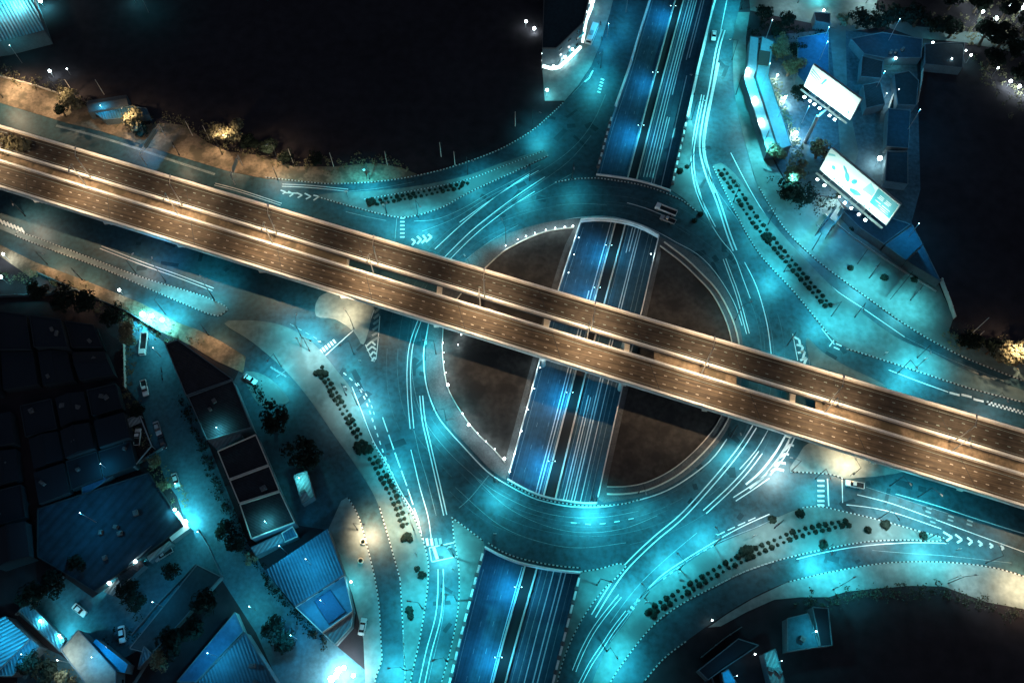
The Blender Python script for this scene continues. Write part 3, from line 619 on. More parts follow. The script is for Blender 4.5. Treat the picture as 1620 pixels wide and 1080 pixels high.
LAMPS = [ # pool, base, where
 ((578,300),(585,284),'on the kerb above the north west hedge', 15000, TEAL), ((672,358),(662,344),'at the eastern tip of the north west island', 17000, TEAL),
 ((760,292),(740,276),'midway along the north west hedge', 9000, TEAL), ((780,345),(800,385),'inside the upper left arc of the roundabout', 15000, TEAL),
 ((705,385),(745,440),'just above the flyover on the left arc of the roundabout', 12000, TEAL), ((860,212),(842,203),'on the outer kerb of the north west road', 12000, TEAL),
 ((938,128),(950,108),'by the road bend below the north west building', 14000, TEAL), ((905,318),(905,284),'beside the parapet left of the northern underpass mouth', 5500, TEAL),
 ((1030,150),(1098,150),'on the east rim high above the northern underpass', 2500, TEAL), ((1150,20),(1172,15),'at the top end of the north east road', 14000, TEAL),
 ((1135,95),(1158,95),'beside the long lines up the north east road', 17000, COOL), ((1112,190),(1094,190),'on the west kerb of the north east road', 22000, COOL),
 ((1110,265),(1092,262),'on the west kerb right of the northern underpass mouth', 17000, COOL), ((1175,150),(1164,150),'on the pavement west of the long twin roofs', 15000, TEAL),
 ((1200,260),(1205,235),'on the pavement below the long twin roofs', 20000, COOL), ((1145,310),(1160,320),'at the upper tip of the north east hedge', 14000, TEAL),
 ((1195,365),(1215,355),'alongside the middle of the north east hedge', 10000, TEAL), ((1215,435),(1240,430),'on the road side of the lower north east hedge', 17000, TEAL),
 ((1280,515),(1315,500),'near the lower tip of the north east hedge', 16000, TEAL), ((1270,370),(1285,395),'on the broad pavement under the twin billboards', 14000, COOL),
 ((1360,455),(1375,440),'on the broad pavement by the dark sign frames', 17000, COOL), ((1430,490),(1440,475),'near the lower end of the broad north east pavement', 14000, COOL),
 ((1345,520),(1352,502),'on the slip road past the north east hedge', 13000, TEAL), ((1450,580),(1451,566),'on the pale tail of the north east island', 16000, TEAL),
 ((1430,605),(1420,590),'beside the road just above the flyover on the right', 12000, TEAL), ((1178,500),(1163,506),'inside the right arc of the roundabout by the flyover', 5000, TEAL),
 ((662,560),(690,560),'inside the left arc of the roundabout', 15000, TEAL), ((690,668),(706,665),'inside the lower left arc of the roundabout', 15000, TEAL),
 ((795,800),(782,762),'inside the bottom left arc of the roundabout', 13000, TEAL), ((935,822),(938,790),'at the bottom of the central underpass opening', 24000, TEAL),
 ((1030,850),(1010,780),'inside the lower right arc of the roundabout', 7000, TEAL), ((590,635),(565,640),'on the west island at the first dashed line', 15000, TEAL),
 ((628,735),(606,735),'halfway down the west island', 15000, TEAL), ((648,800),(640,800),'beside the long solid lines of the west exit', 9000, TEAL),
 ((480,520),(478,535),'at the top bend of the west island', 16000, TEAL), ((432,598),(445,580),'on the west slip road crossing', 15000, TEAL),
 ((500,560),(490,555),'on the pale head of the west island', 12000, PALE), ((560,640),(548,625),'on the hedge side of the west island', 9000, PALE),
 ((700,872),(718,880),'beside the stop box at the south west exit', 20000, COOL), ((712,950),(722,950),'on the narrow south island', 15000, TEAL),
 ((690,1050),(706,1045),'near the foot of the narrow south island', 10000, TEAL), ((622,1062),(640,1060),'at the bottom end of the west island', 18000, TEAL),
 ((655,960),(668,962),'on the wedge of pavement at the west island foot', 12000, TEAL), ((960,930),(945,925),'on the south east triangle beside the underpass', 10000, TEAL),
 ((1060,885),(1075,900),'at the upper left end of the south east hedge', 19000, TEAL), ((1010,935),(1020,945),'at the lower left tip of the south east hedge', 13000, TEAL),
 ((1120,845),(1130,862),'alongside the middle of the south east hedge', 16000, TEAL), ((1180,775),(1155,690),'outside the ring on the south east bundle of lines', 15000, TEAL),
 ((1215,735),(1252,745),'beside the chevrons just below the flyover', 15000, PALE), ((975,1055),(960,1030),'at the bottom edge of the south east island', 21000, TEAL),
 ((1205,850),(1225,835),'on the bulge of the south east island', 9000, PALE), ((1297,888),(1300,872),'over the slip road below the south east island', 24000, TEAL),
 ((1298,780),(1290,757),'beside the short crossing right of the ring', 12000, TEAL), ((1470,868),(1460,856),'at the pointed right end of the south east island', 18000, COOL),
 ((1400,835),(1390,820),'on the pale top edge of the south east island', 11000, PALE), ((1480,812),(1452,786),'under the flyover edge over the eastern road', 8000, TEAL),
 ((1420,785),(1408,768),'just below the flyover right of the white pickup', 10000, TEAL), ((1340,918),(1318,932),'on the lower right pavement, left end', 6500, TEAL),
 ((1560,915),(1500,922),'on the lower right pavement, middle', 6000, PALE),
 ((1570,660),(1560,640),'over the checkered lines on the right', 4000, PALE), ((1540,850),(1560,890),'by the small chevrons at the right edge', 6000, TEAL),
 ((270,485),(262,497),'on the west verge beside the floodlit gate', 12000, TEAL), ((50,360),(40,342),'at the far left end of the dotted island', 6000, (1,.85,.65)),
 ((330,455),(338,472),'at the right tip of the dotted island', 9000, TEAL), ((250,400),(262,445),'halfway along the dotted island', 4500, BLUE),
 ((450,310),(440,285),'where the north west frontage road meets the junction', 5000, TEAL), ((620,352),(612,338),'above the crossing bars of the north west island', 7000, TEAL),
 ((230,235),(235,222),'on the frontage road behind the sign gantry', 3200, BLUE), ((20,185),(5,155),'at the left edge of the frontage road', 8000, WARM),
 ((545,570),(560,560),'between the west crossing and the arrow markings', 8000, TEAL), ((1240,300),(1246,318),'beneath the lower left corner of the second billboard', 9000, COOL),
 ((820,310),(838,286),'on the fan of lines above the roundabout', 12000, TEAL), ((1225,590),(1246,545),'where the ring leaves under the flyover on the right', 6000, TEAL),
 ((1120,480),(1110,425),'on the dark inner edge of the upper right arc', 0.0, TEAL)]
for pool, base, where, pw, col in LAMPS:
    if pw: lamp(pool, base, 'tall grey street lamp ' + where, pw * 1.28, col, h=10.0, cone=142)
WL = [((540,487),(560,520),'beside the flyover at the left of the roundabout, warm', 26000), ((1336,730),(1350,750),'beside the warm patch above the white pickup', 26000),
 ((598,842),(566,838),'over the warm patch of the west slip road', 38000), ((650,820),(655,838),'at the warm foot of the west hedge', 24000), ((1612,930),(1622,945),'at the warm right edge of the lower pavement', 26000),
 ((365,238),(352,245),'by the warm tree below the dark field', 9000), ((437,262),(442,258),'by the last warm tree of the north verge', 9000), ((215,205),(222,200),'between the small house and its warm tree', 9000),
 ((30,140),(25,128),'at the far left of the warm north verge', 20000), ((110,170),(98,155),'beside the warm tree left of the small house', 11000), ((1588,572),(1590,560),'beside the glowing trees at the right edge', 12000),
 ((140,455),(130,443),'on the warm strip of the west verge', 9000), ((95,425),(75,418),'at the pale start of the west verge', 9000), ((340,545),(330,530),'on the rubble strip behind the first dark roof', 6000),
 ((1380,25),(1370,5),'on the side street at the top right', 5000), ((1250,25),(1262,5),'on the side street behind the twin roofs', 6000), ((1520,62),(1530,50),'on the side street among the dark trees', 6000), ((230,418),(215,432),'on the warm middle of the dotted island', 5000), ((290,262),(284,246),'warm, beside the frontage road gantry', 5000)]
for pool, base, where, pw in WL:
    neutral = 'side street' in where
    lamp(pool, base, 'street lamp ' + where, pw*(1.25 if 'tree' in where else 0.62), PALE if neutral else WARM, lens=lens_white if neutral else lens_warm, h=6.5 if 'white pickup' in where else 11.5 if 'tree' in where else 8.0, cone=140)
# lamps inside the underpass
UL = [(1040,20,5200),(1010,120,4200),(982,215,6500),(940,400,5200),(915,470,3500),(878,620,6500),(845,740,7500),(800,930,7500),(775,1040,6500)]
for i, (x, y, pw) in enumerate(UL):
    p = P(x, y, D); q = min(Lw, key=lambda k: (k - Vector((p.x, p.y, 0))).length)
    m = min(p1, key=lambda k: (k - p).length); t = thing('underpass_lamp', '%s low lamp on the sunken road median counted from the top' % ORD[i], 'street lamp', (m.x, m.y, D + 1.0), 'lamps along the underpass median')
    o = t.location; b = MB(); b.tube((m.x, m.y, D+1.0), (m.x, m.y, D+6.0), 0.09, 0.07, 6); b.obj('pole', steel, t, o)
    for s_, ds in ((-1, 'L'), (1, 'R')):
        e = Vector((m.x + s_*0.9, m.y, D + 6.1)); b = MB(); b.beam((m.x, m.y, D+6.0), e, 0.10, 0.08); hd = b.obj('lamp_head', darkmetal, t, o)
        b = MB(); b.box(e + Vector((0,0,-0.08)), (0.3, 0.15, 0.05)); b.obj('lens', lens_teal, hd, o)
        light('lamp_light', 'SPOT', e + Vector((s_*0.2,0,-0.2)) - o, pw*(1.25 if s_ < 0 else 0.55), BLUE if s_ < 0 else (0.05, 0.6, 1.0), t, (s_*1.1, 0, -1), 0.5, 165, 1.0)
# garden lamps on the roundabout fence
GL = [(701,545,1),(730,532,.6),(725,548,.6),(702,560,.5),(703,575,.5),(706,592,.5),(709,612,2),(732,656,.6),(742,675,2),(756,687,.5),(769,700,.5),(783,712,.5),(798,728,2),
      (800,392,.6),(819,382,.6),(832,377,.6),(846,372,.6),(863,367,.6),(878,364,.6),(893,362,.6),(906,361,.8),
      (915,379,.5),(908,406,.4),(899,434,.5),(854,584,.8),(845,617,.6),(835,650,.8),(825,684,.8),(814,720,1),(807,748,.6),(1029,405,.4)]
proto = None
for i, (x, y, s) in enumerate(GL):
    p = P(x, y, 0); lab = 'small glowing bulb lamp on the roundabout island fence'
    if proto is None:
        proto = thing('garden_lamp', lab, 'garden lamp', p, 'bulb lamps around the roundabout island')
        b = MB(); b.tube(p, p + Vector((0,0,1.3)), 0.06, 0.05, 6); b.obj('post', darkmetal, proto, p)
        b = MB(); b.sphere(p + Vector((0,0,1.5)), 0.3); b.obj('bulb', lens_white, proto, p); t = proto
    else: t = dup(proto, p)
    k = s if s < 1 else s*0.62
    t.scale = (k*.7, k*.7, .9) if s < 1.5 else (1.4, 1.4, 1.2)
    if s >= 0.8: light('bulb_light', 'POINT', (0, 0, 2.2), 260*s, (0.7, 0.95, 1.0), t, size=0.3)
for pts, lab in ((fence_in[:8], 'upper left'), (fence_in[8:], 'lower left'), (fence_inR[:8], 'upper right'), (fence_inR[8:], 'lower right')):
    path = cpx(pts, 0, 10); t = thing('railing', 'low pale railing round the %s quarter of the roundabout lawn' % lab, 'railing', path[0])
    b = MB(); b.wall(path, 0.25, 0.2, 0.6); b.obj('plinth', cream, t, path[0])
    if 'right' in lab:
        b = MB(); b.wall(off(path, 2.2), 0.4, 0.15, 0.55); b.obj('outer_plinth', cream, t, path[0])
    b = MB(); b.wall(path, 0.07, 1.0, 1.08)
    for p, d in walk(path, 0, 2.5): b.tube((p.x, p.y, 0.55), (p.x, p.y, 1.05), 0.05, n=5)
    b.obj('rail', steel, t, path[0])
# dark slots of the paved ring (planter joints)
b = MB()
for path, fp in ((cpx(ring_in, 0, 10), cpx(fence_in, 0, 10)), (cpx(ring_inR, 0, 10), cpx(fence_inR, 0, 10))):
    for p, d in walk(path, 1, 3.0):
        q = min(fp, key=lambda k: (k - p).length); v = q - p
        if v.length < 12: b.ribbon([p + v*0.12, p + v*0.8], 0.12, 0.175)
struct(b.obj('paving_joints', dkconc))
# ================================================================== VEGETATION
def tree_proto(name, r, h, m, seed, n=520, leafs=0.42, label='tree'):
    rnd = random.Random(seed); t = thing(name, label, 'tree', (0, 0, -500)); o = Vector((0,0,0))
    b = MB(); b.tube((0,0,0), (0.1,0,h*0.45), r*0.09 + 0.05, r*0.06 + 0.03, 7)
    for k in range(5):
        a = k*1.26 + rnd.random(); e = Vector((math.cos(a)*r*0.6, math.sin(a)*r*0.6, h*(0.62 + rnd.random()*0.2))); b.tube((0.1,0,h*(0.35+0.03*k)), e, r*0.04+0.02, 0.02, 5)
    b.obj('trunk', bark, t, o)
    b = MB(); cl = []
    for k in range(11):
        a = rnd.random()*6.28; rr = r*0.62*math.sqrt(rnd.random()); cl.append((Vector((math.cos(a)*rr, math.sin(a)*rr, h*(0.55 + 0.33*rnd.random()))), r*(0.28 + 0.2*rnd.random())))
    for k in range(n):
        c, cr = rnd.choice(cl); v = Vector((rnd.gauss(0,1), rnd.gauss(0,1), rnd.gauss(0,1))).normalized() * cr * (0.55 + 0.5*rnd.random())
        v.z *= 0.75; p = c + v; nrm = (v.normalized() + Vector((rnd.uniform(-.6,.6), rnd.uniform(-.6,.6), rnd.uniform(-.2,.7)))).normalized()
        u = nrm.orthogonal().normalized(); w_ = nrm.cross(u); a = rnd.random()*6.28; u2 = u*math.cos(a) + w_*math.sin(a); w2 = nrm.cross(u2)
        s = leafs*(0.6 + rnd.random()*0.8); b.face([p - u2*s, p - w2*s*0.6, p + u2*s, p + w2*s*0.6])
    b.obj('crown', m, t, o); return t
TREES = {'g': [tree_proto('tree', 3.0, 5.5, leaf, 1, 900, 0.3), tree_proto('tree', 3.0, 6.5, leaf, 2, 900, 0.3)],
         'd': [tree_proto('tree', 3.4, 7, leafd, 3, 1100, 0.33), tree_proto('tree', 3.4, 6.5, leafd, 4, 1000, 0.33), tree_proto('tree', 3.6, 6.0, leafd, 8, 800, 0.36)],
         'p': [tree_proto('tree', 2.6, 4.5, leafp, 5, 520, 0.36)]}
used = set()
def tree(x, y, kind, s, label, group=None):
    pr = TREES[kind][int(x) % len(TREES[kind])]; p = P(x, y, 0); k = id(pr)
    if k not in used:
        if pr.name not in KID: KID[pr.name] = [(c, kids(c)) for c in kids(pr)]
        used.add(k); pr.location = p; pr.rotation_euler = (0, 0, x % 6.28); pr['label'] = label; t = pr
    else: t = dup(pr, p, x % 6.28, label)
    s *= (1.0 if (y > 640 and x < 500) else 1.15 if kind == 'd' else 1.45); t.scale = (s, s, s*0.8)
    if group: t['group'] = group
    elif 'group' in t: del t['group']
    return t
TL = [(45,246,'g',1.5,'warm lit bushy tree between the flyover decks at the far left'), (122,172,'g',1.25,'warm lit tree left of the small house'), (222,202,'g',1.25,'round warm lit tree right of the small house'),
 (105,185,'d',0.8,'dark shrubby tree in front of the warm tree by the house'), (224,214,'d',0.9,'dark low tree below the round warm tree'), (352,226,'g',1.2,'left half of the warm tree pair below the dark field'), (373,226,'g',1.25,'right half of the warm tree pair below the dark field'),
 (400,238,'d',1.1,'dark tree right of the warm tree pair'), (432,246,'d',1.0,'dark tree behind the last warm lamp'), (455,254,'d',0.8,'small dark tree at the end of the warm verge'), (500,258,'d',0.8,'thin dark tree at the edge of the black field'),
 (437,668,'d',1.6,'round dark tree in the left of the two by the warehouse row'), (482,728,'d',1.75,'larger round dark tree on the dark street'), (15,240,'d',0.7,'small dark tree at the left frame edge on the flyover median'),
 (62,262,'d',0.8,'dark bush at the start of the flyover median'), (1580,572,'g',1.3,'glowing tree at the right frame edge above the verge'), (1605,578,'g',1.2,'bushy glowing tree cut by the right frame edge'), (1560,560,'d',1.0,'dark tree behind the glowing pair at the right'),
 (1530,552,'d',1.0,'dark tree by the tall leaning lamp at right'), (1515,545,'d',0.7,'small dark tree at the foot of the broad pavement'),
 (1240,315,'d',1.4,'dark tree left of the second billboard'), (1255,295,'g',1.3,'teal lit tree above the dark tree by the second billboard'), (1265,318,'d',1.2,'dark tree under the second billboard corner'), (1225,252,'g',1.0,'lit tree at the foot of the twin roofs'),
 (1262,160,'d',1.1,'dark round tree beside the billboard glow'), (1245,120,'g',1.2,'teal tree above the lit shrub strip'), (1228,95,'g',1.1,'bushy teal tree right of the brown roof patch'), (1237,80,'g',0.9,'small teal tree at the top of the shrub strip'), (1255,90,'d',1.0,'dark tree right of the teal trees'),
 (1290,250,'g',1.2,'teal tree between the two billboards'), (1310,270,'d',1.2,'dark tree tucked between the billboards'), (1225,60,'d',1.0,'dark tree north of the twin roofs'), (1205,32,'d',1.0,'dark tree beside the side street fence'), (1240,45,'d',1.1,'dark tree below the side street'),
 (1330,40,'p',0.9,'bare pale tree beside the side street'), (1355,45,'d',1.3,'dark tree at the corner of the large dark roof'), (1385,42,'d',1.4,'dark tree behind the large dark roof'), (1412,38,'d',1.3,'dark tree on the side street edge, third of a row'), (1445,42,'d',1.5,'dark broad tree at the middle of the side street'),
 (1478,50,'d',1.2,'dark tree before the bright gap of the side street'), (1500,60,'d',1.2,'dark tree right of the teal doorway'), (1548,72,'d',1.6,'tall dark tree against the pale side street'), (1575,80,'d',1.6,'tall dark tree right of its twin on the side street'), (1600,95,'d',1.4,'dark tree at the right frame edge'),
 (1560,110,'d',1.3,'dark tree beside the grey yard'), (1610,125,'d',1.2,'dark tree by the white lights at the right edge'), (1585,30,'d',1.4,'dark tree between the white lights at top right'), (1540,20,'d',1.3,'dark tree at the top right corner lights'), (1500,15,'d',1.3,'dark tree at the top edge'), (1615,50,'d',1.2,'dark tree at the top right frame edge'),
 (130,895,'d',1.0,'dark tree behind the yard wall at lower left'), (95,930,'d',1.3,'dark tree in the lower left yard corner'), (60,950,'d',1.3,'dark leaning tree left of the yard corner tree'), (210,940,'d',1.2,'dark tree in the middle of the lit yard'), (278,905,'d',0.9,'small dark tree by the yard pickup'), (222,955,'d',1.0,'dark shrub tree beside the white sedan'),
 (365,845,'d',1.1,'dark tree on the alley below the warehouse row'), (378,862,'d',1.0,'dark tree next to the pale annex'), (400,885,'p',0.9,'pale scrubby tree at the annex corner'), (310,1000,'d',1.4,'dark tree south of the yard fence'), (280,1020,'d',1.5,'dark tree among the blue roofs'), (330,960,'d',1.3,'dark tree beside the alley bend'),
 (260,1045,'g',1.2,'dim green tree beside the blue roofs'), (440,1000,'d',1.2,'dark tree at the corner of the alley'), (455,1015,'d',1.0,'dark tree right of the alley corner tree'), (60,1055,'d',1.2,'dark tree in the lower left grove'), (85,1065,'d',1.2,'dark tree lower in the left grove'), (110,1075,'g',1.2,'teal tree in the lower left grove'),
 (210,540,'g',0.9,'lit shrub tree above the pickup in the alley'), (206,525,'g',0.8,'small lit tree by the floodlit gate'), (222,655,'d',0.8,'dark shrub behind the alley shed'), (250,735,'g',0.9,'dim tree on the alley corner'), (265,770,'g',0.8,'dim tree above the brightly lit corner'), (70,470,'d',1.2,'dark tree under the west verge'), (110,480,'d',1.3,'dark tree below the warm west verge'),
 (150,490,'d',1.2,'dark tree behind the west verge fence'), (185,505,'d',1.1,'dark tree left of the floodlit gate'), (1225,560,'d',0.01,'')]
for x, y, k, s, lab in TL:
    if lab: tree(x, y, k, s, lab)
# hedge shrubs: every shrub a thing of its own
def shrub_proto(seed):
    rnd = random.Random(seed); b = MB()
    for k in range(90):
        v = Vector((rnd.gauss(0,1), rnd.gauss(0,1), abs(rnd.gauss(0,1)))).normalized()*(0.55 + rnd.random()*0.42); v.z = v.z*1.1 + 0.15
        nrm = (v + Vector((rnd.uniform(-.5,.5), rnd.uniform(-.5,.5), 0.2))).normalized(); u = nrm.orthogonal().normalized(); w_ = nrm.cross(u); s = 0.2 + rnd.random()*0.16
        b.face([v - u*s, v - w_*s, v + u*s, v + w_*s])
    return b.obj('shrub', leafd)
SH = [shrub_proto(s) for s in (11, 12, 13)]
first = {}
nsh = 0
def shrub(p, s, label, group):
    global nsh
    i = nsh % 3; nsh += 1
    if i not in first: o = SH[i]; first[i] = 1
    else: o = SH[i].copy(); C.objects.link(o)
    o.location = (p.x, p.y, 0.15); o.rotation_euler = (0, 0, random.random()*6.28); o.scale = (s, s, s*0.9)
    tag(o, label, 'shrub', group)
def hedge(rows, gap, label, group, s=0.72, clumps=()):
    for r in rows:
        path = cpx(r, 0, 8)
        for p, d in walk(path, 0.2, gap):
            n = Vector((-d.y, d.x, 0)); shrub(p + n*random.uniform(-.12,.12), s*random.uniform(.65,1.35), label, group)
    for cx_, cy_, n_, rad in clumps:
        for k in range(n_):
            a = random.random()*6.28; rr = rad*math.sqrt(random.random()); p = P(cx_ + rr*math.cos(a), cy_ + rr*math.sin(a)*0.8, 0); shrub(p, s*random.uniform(.9,1.5), label, group)
hedge([[(592,318),(650,308),(700,298),(742,290)], [(596,324),(650,314),(700,304),(735,297)]], 1.9, 'dark clipped shrub in the double row on the north west island', 'hedge on the north west island', 0.7, ((584,320,9,8),(730,293,4,5)))
hedge([[(505,590),(520,615),(537,645),(555,675),(567,695)], [(511,586),(527,612),(545,642),(562,672),(575,692)], [(585,725),(603,755),(620,790),(640,840)], [(593,722),(611,752),(628,787),(647,837)]], 1.75, 'dark clipped shrub in the long double row on the west island', 'hedge on the west island', 0.72, ((508,588,12,9),(575,708,24,13),(645,852,10,8)))
hedge([[(1136,270),(1160,305),(1185,345),(1215,383),(1245,418),(1275,452),(1310,490)], [(1145,268),(1169,301),(1194,340),(1223,378),(1252,412),(1281,446),(1316,486)]], 1.95, 'dark clipped shrub in the long double row on the north east island', 'hedge on the north east island', 0.75, ((1212,378,10,7),))
hedge([[(1025,965),(1060,943),(1100,918),(1145,892),(1200,865),(1260,840),(1345,822)], [(1030,973),(1066,951),(1106,926),(1150,900),(1205,873),(1265,848),(1348,829)]], 2.0, 'dark clipped shrub in the long double row on the south east island', 'hedge on the south east island', 0.75, ((1180,874,18,11),(1030,970,8,7)))
print('shrubs', nsh)
# pale lit undergrowth strip right of the twin roofs
b = MB(); rnd = random.Random(9)
for p, d in walk(cpx([(1222,128),(1230,155),(1240,180),(1252,210),(1262,245),(1250,255)], 0, 8), 0, 0.5):
    for k in range(7):
        q = p + Vector((rnd.gauss(0,1.1), rnd.gauss(0,1.1), 0.3 + rnd.random()*1.2)); s = 0.25 + rnd.random()*0.3
        u = Vector((rnd.gauss(0,1), rnd.gauss(0,1), rnd.gauss(0,.5))).normalized(); w_ = u.orthogonal().normalized(); b.face([q - u*s, q - w_*s*.7, q + u*s, q + w_*s*.7])
o = b.obj('undergrowth', leafp); o['kind'] = 'stuff'; o['label'] = 'pale brightly lit undergrowth beside the twin roofs'; o['category'] = 'undergrowth'
def scrub(path, spread, dens, m, label, hmax=1.6, seed=1):
    rnd = random.Random(seed); b = MB(); pts = cpx(path, 0, 8)
    for p, d in walk(pts, 0, 1.0/dens):
        c = p + Vector((rnd.gauss(0, spread), rnd.gauss(0, spread), 0)); cs = rnd.uniform(.4, 1.5)
        for k in range(16):
            q = c + Vector((rnd.gauss(0, cs*.6), rnd.gauss(0, cs*.6), 0.2 + abs(rnd.gauss(0, .4))*hmax)); s = rnd.uniform(.16, .4)
            u = Vector((rnd.gauss(0,1), rnd.gauss(0,1), rnd.gauss(0,.6))).normalized(); w_ = u.orthogonal().normalized(); b.face([q - u*s, q - w_*s*.7, q + u*s, q + w_*s*.7])
    o = b.obj('undergrowth', m); o['kind'] = 'stuff'; o['label'] = label; o['category'] = 'undergrowth'
scrub([(0,116),(60,132),(120,156),(160,178),(210,196),(264,192),(300,200),(330,224),(370,238),(420,244),(464,262),(528,262),(600,256),(640,266)], 1.7, 1.0, leaf, 'tangled undergrowth along the upper edge of the warm north verge', 1.8, 21)
scrub([(0,440),(60,436),(130,466),(200,500),(262,530),(300,548)], 1.6, 1.0, leaf, 'rough undergrowth below the west verge', 1.5, 22)
scrub([(1265,952),(1311,954),(1340,944),(1394,939),(1440,935),(1492,937),(1561,961),(1640,975)], 1.1, 1.3, mat('dusky_foliage', (0.05, 0.06, 0.045), .9, 1.0, .5), 'dark undergrowth along the lower edge of the right hand pavement', 1.6, 23)
scrub([(1500,528),(1540,540),(1580,552),(1640,578)], 1.8, 1.6, leaf, 'glowing undergrowth on the verge at the right edge', 1.8, 24)
scrub([(1236,300),(1262,312),(1300,322),(1330,322)], 2.2, 2.0, leafd, 'dark undergrowth under the second billboard', 2.0, 25)
scrub([(1185,60),(1210,42),(1250,48),(1300,55)], 1.8, 1.4, leafd, 'dark undergrowth north of the twin roofs', 1.6, 26)
scrub([(1490,30),(1540,50),(1580,60),(1620,40),(1600,10),(1550,5)], 5, 1.6, leaf, 'sparse undergrowth among the white lights at the top right', 2.0, 27)
scrub([(1560,100),(1580,130),(1620,160)], 4, 1.8, leaf, 'sparse undergrowth beside the grey yard at the right edge', 1.5, 28)
scrub([(180,1010),(240,1000),(300,950),(340,930)], 2.0, 1.0, leafd, 'dark undergrowth along the yard fence', 1.5, 29)
scrub([(60,1050),(100,1075),(130,1090)], 3.0, 2.4, leaf, 'dim undergrowth in the lower left grove', 1.8, 30)
scrub([(205,505),(204,560),(210,640),(235,720),(275,770),(292,800)], 1.2, 1.2, leaf, 'scruffy plants along the left side of the alley', 1.2, 31)
scrub([(402,612),(412,622),(420,634)], 0.5, 1.8, leafd, 'plants beside the west slip road crossing', 1.2, 32)
scrub([(290,630),(340,760),(392,870),(420,910),(460,965),(520,1025)], 0.8, 1.1, leafd, 'dark weeds along the right side of the alley', 1.2, 33)
# small shrubs and bollards dotted on pavements
SMALL = [(1222,822,'south east island, upper edge'),(1265,812,'south east island near its hump'),(1400,830,'south east island, first of the right end'),(1372,838,'south east island, low on the right end'),(1460,847,'south east island, near the point'),
 (1302,862,'south east island above the bright pool'),(1350,362,'broad pavement by the sign frames'),(1398,440,'broad pavement, long dark one'),(1445,443,'broad pavement near the blue roof'),(1345,425,'broad pavement near the kerb'),(660,900,'wedge at the foot of the west island'),(668,910,'wedge by the stop box'),(647,965,'wedge, middle'),(650,975,'wedge, lower'),(1075,272,'right of the northern underpass mouth'),(1087,265,'between underpass and bright lines'),(1098,350,'outer kerb of the upper right arc'),(1108,340,'outer kerb near the bright lines')]
for x, y, w_ in SMALL: shrub(P(x, y, 0), random.uniform(.9,1.6), 'single dark bush on the ' + w_ if 'underpass' not in w_ and 'kerb of' not in w_ and 'kerb near' not in w_ and 'between' not in w_ else 'single dark bush ' + ('at the ' if 'kerb' in w_ else '') + w_, 'single bushes on the pavements')
# ================================================================== BUILDINGS
def building(roof, h, label, rm, wm=None, name='building', cat='building', par=0.5, ridge=False, wins=0, bits=0, seed=0, parm=None, skylight=False, zb=0.0):
    wm = wm or wallm; rnd = random.Random(seed or int(roof[0][0])); top = PP(roof, h); c = sum(top, Vector())/len(top); o = Vector((c.x, c.y, 0))
    t = thing(name, label, cat, o); b = MB()
    area = sum(a.x*q.y - q.x*a.y for a, q in zip(top, top[1:] + top[:1]))
    if area < 0: top = top[::-1]
    b.prism(top, zb, h - 0.05, 0, cap=False); b.obj('wall', wm, t, o)
    if ridge and len(top) == 4:
        e = [(top[i] - top[(i+1) % 4]).length for i in range(4)]; k = 0 if e[0] < e[1] else 1
        A = (top[k] + top[(k+1) % 4])/2; B = (top[(k+2) % 4] + top[(k+3) % 4])/2; rh = min(e)*0.16; A = A + Vector((0,0,rh)); B = B + Vector((0,0,rh))
        p0, p1_, p2_, p3 = top[k], top[(k+1) % 4], top[(k+2) % 4], top[(k+3) % 4]; b = MB()
        b.face([p1_, p2_, B, A]); b.face([p3, p0, A, B]); b.face([p0, p1_, A]); b.face([p2_, p3, B])
        rf = b.obj('roof', rm, t, o); b = MB(); b.beam(A + Vector((0,0,.05)), B + Vector((0,0,.05)), 0.5, 0.12); b.obj('ridge_cap', rm, rf, o)
    else:
        b = MB(); b.sheet([top]); rf = b.obj('roof', rm, t, o)
        if par:
            cl = top + [top[0]]; b = MB()
            for i in range(len(top)):
                a, q = top[i], top[(i+1) % len(top)]; b.beam(a + Vector((0,0,par/2)), q + Vector((0,0,par/2)), 0.25, par)
            b.obj('roof_parapet', parm or wm, t, o)
    n = len(top)
    if wins:
        for i in range(n):
            a, q = top[i], top[(i+1) % n]; d = q - a; L = d.length; nn = Vector((d.y, -d.x, 0)).normalized()
            if nn.y > 0.3 or L < 6: continue
            k = int(L/4)
            for f in range(max(1, int(h/3.2))):
                for j in range(k):
                    p = a + d*((j+.5)/k); z = 1.6 + f*3.2; g = MB(); g.beam(Vector((p.x, p.y, z)) + nn*0.03 - d/L*0.7, Vector((p.x, p.y, z)) + nn*0.03 + d/L*0.7, 0.1, 1.2)
                    wn = g.obj('window', glass, t, o)
    for j in range(bits):
        u, v = rnd.uniform(.2,.8), rnd.uniform(.2,.8); p = (top[0]*(1-u) + top[1]*u)*(1-v) + (top[(3) % n]*(1-u) + top[2]*u)*v
        b = MB(); b.box((p.x, p.y, h + 0.5), (rnd.uniform(.8,1.8), rnd.uniform(.8,1.4), 0.9), rnd.random()*3); b.tube((p.x+.3, p.y, h+.9), (p.x+.3, p.y, h+1.3), 0.2, n=8); b.obj('rooftop_unit', dkconc, t, o)
    return t
unlw = mat('unlit_wall', (0.02, 0.03, 0.038), .9)
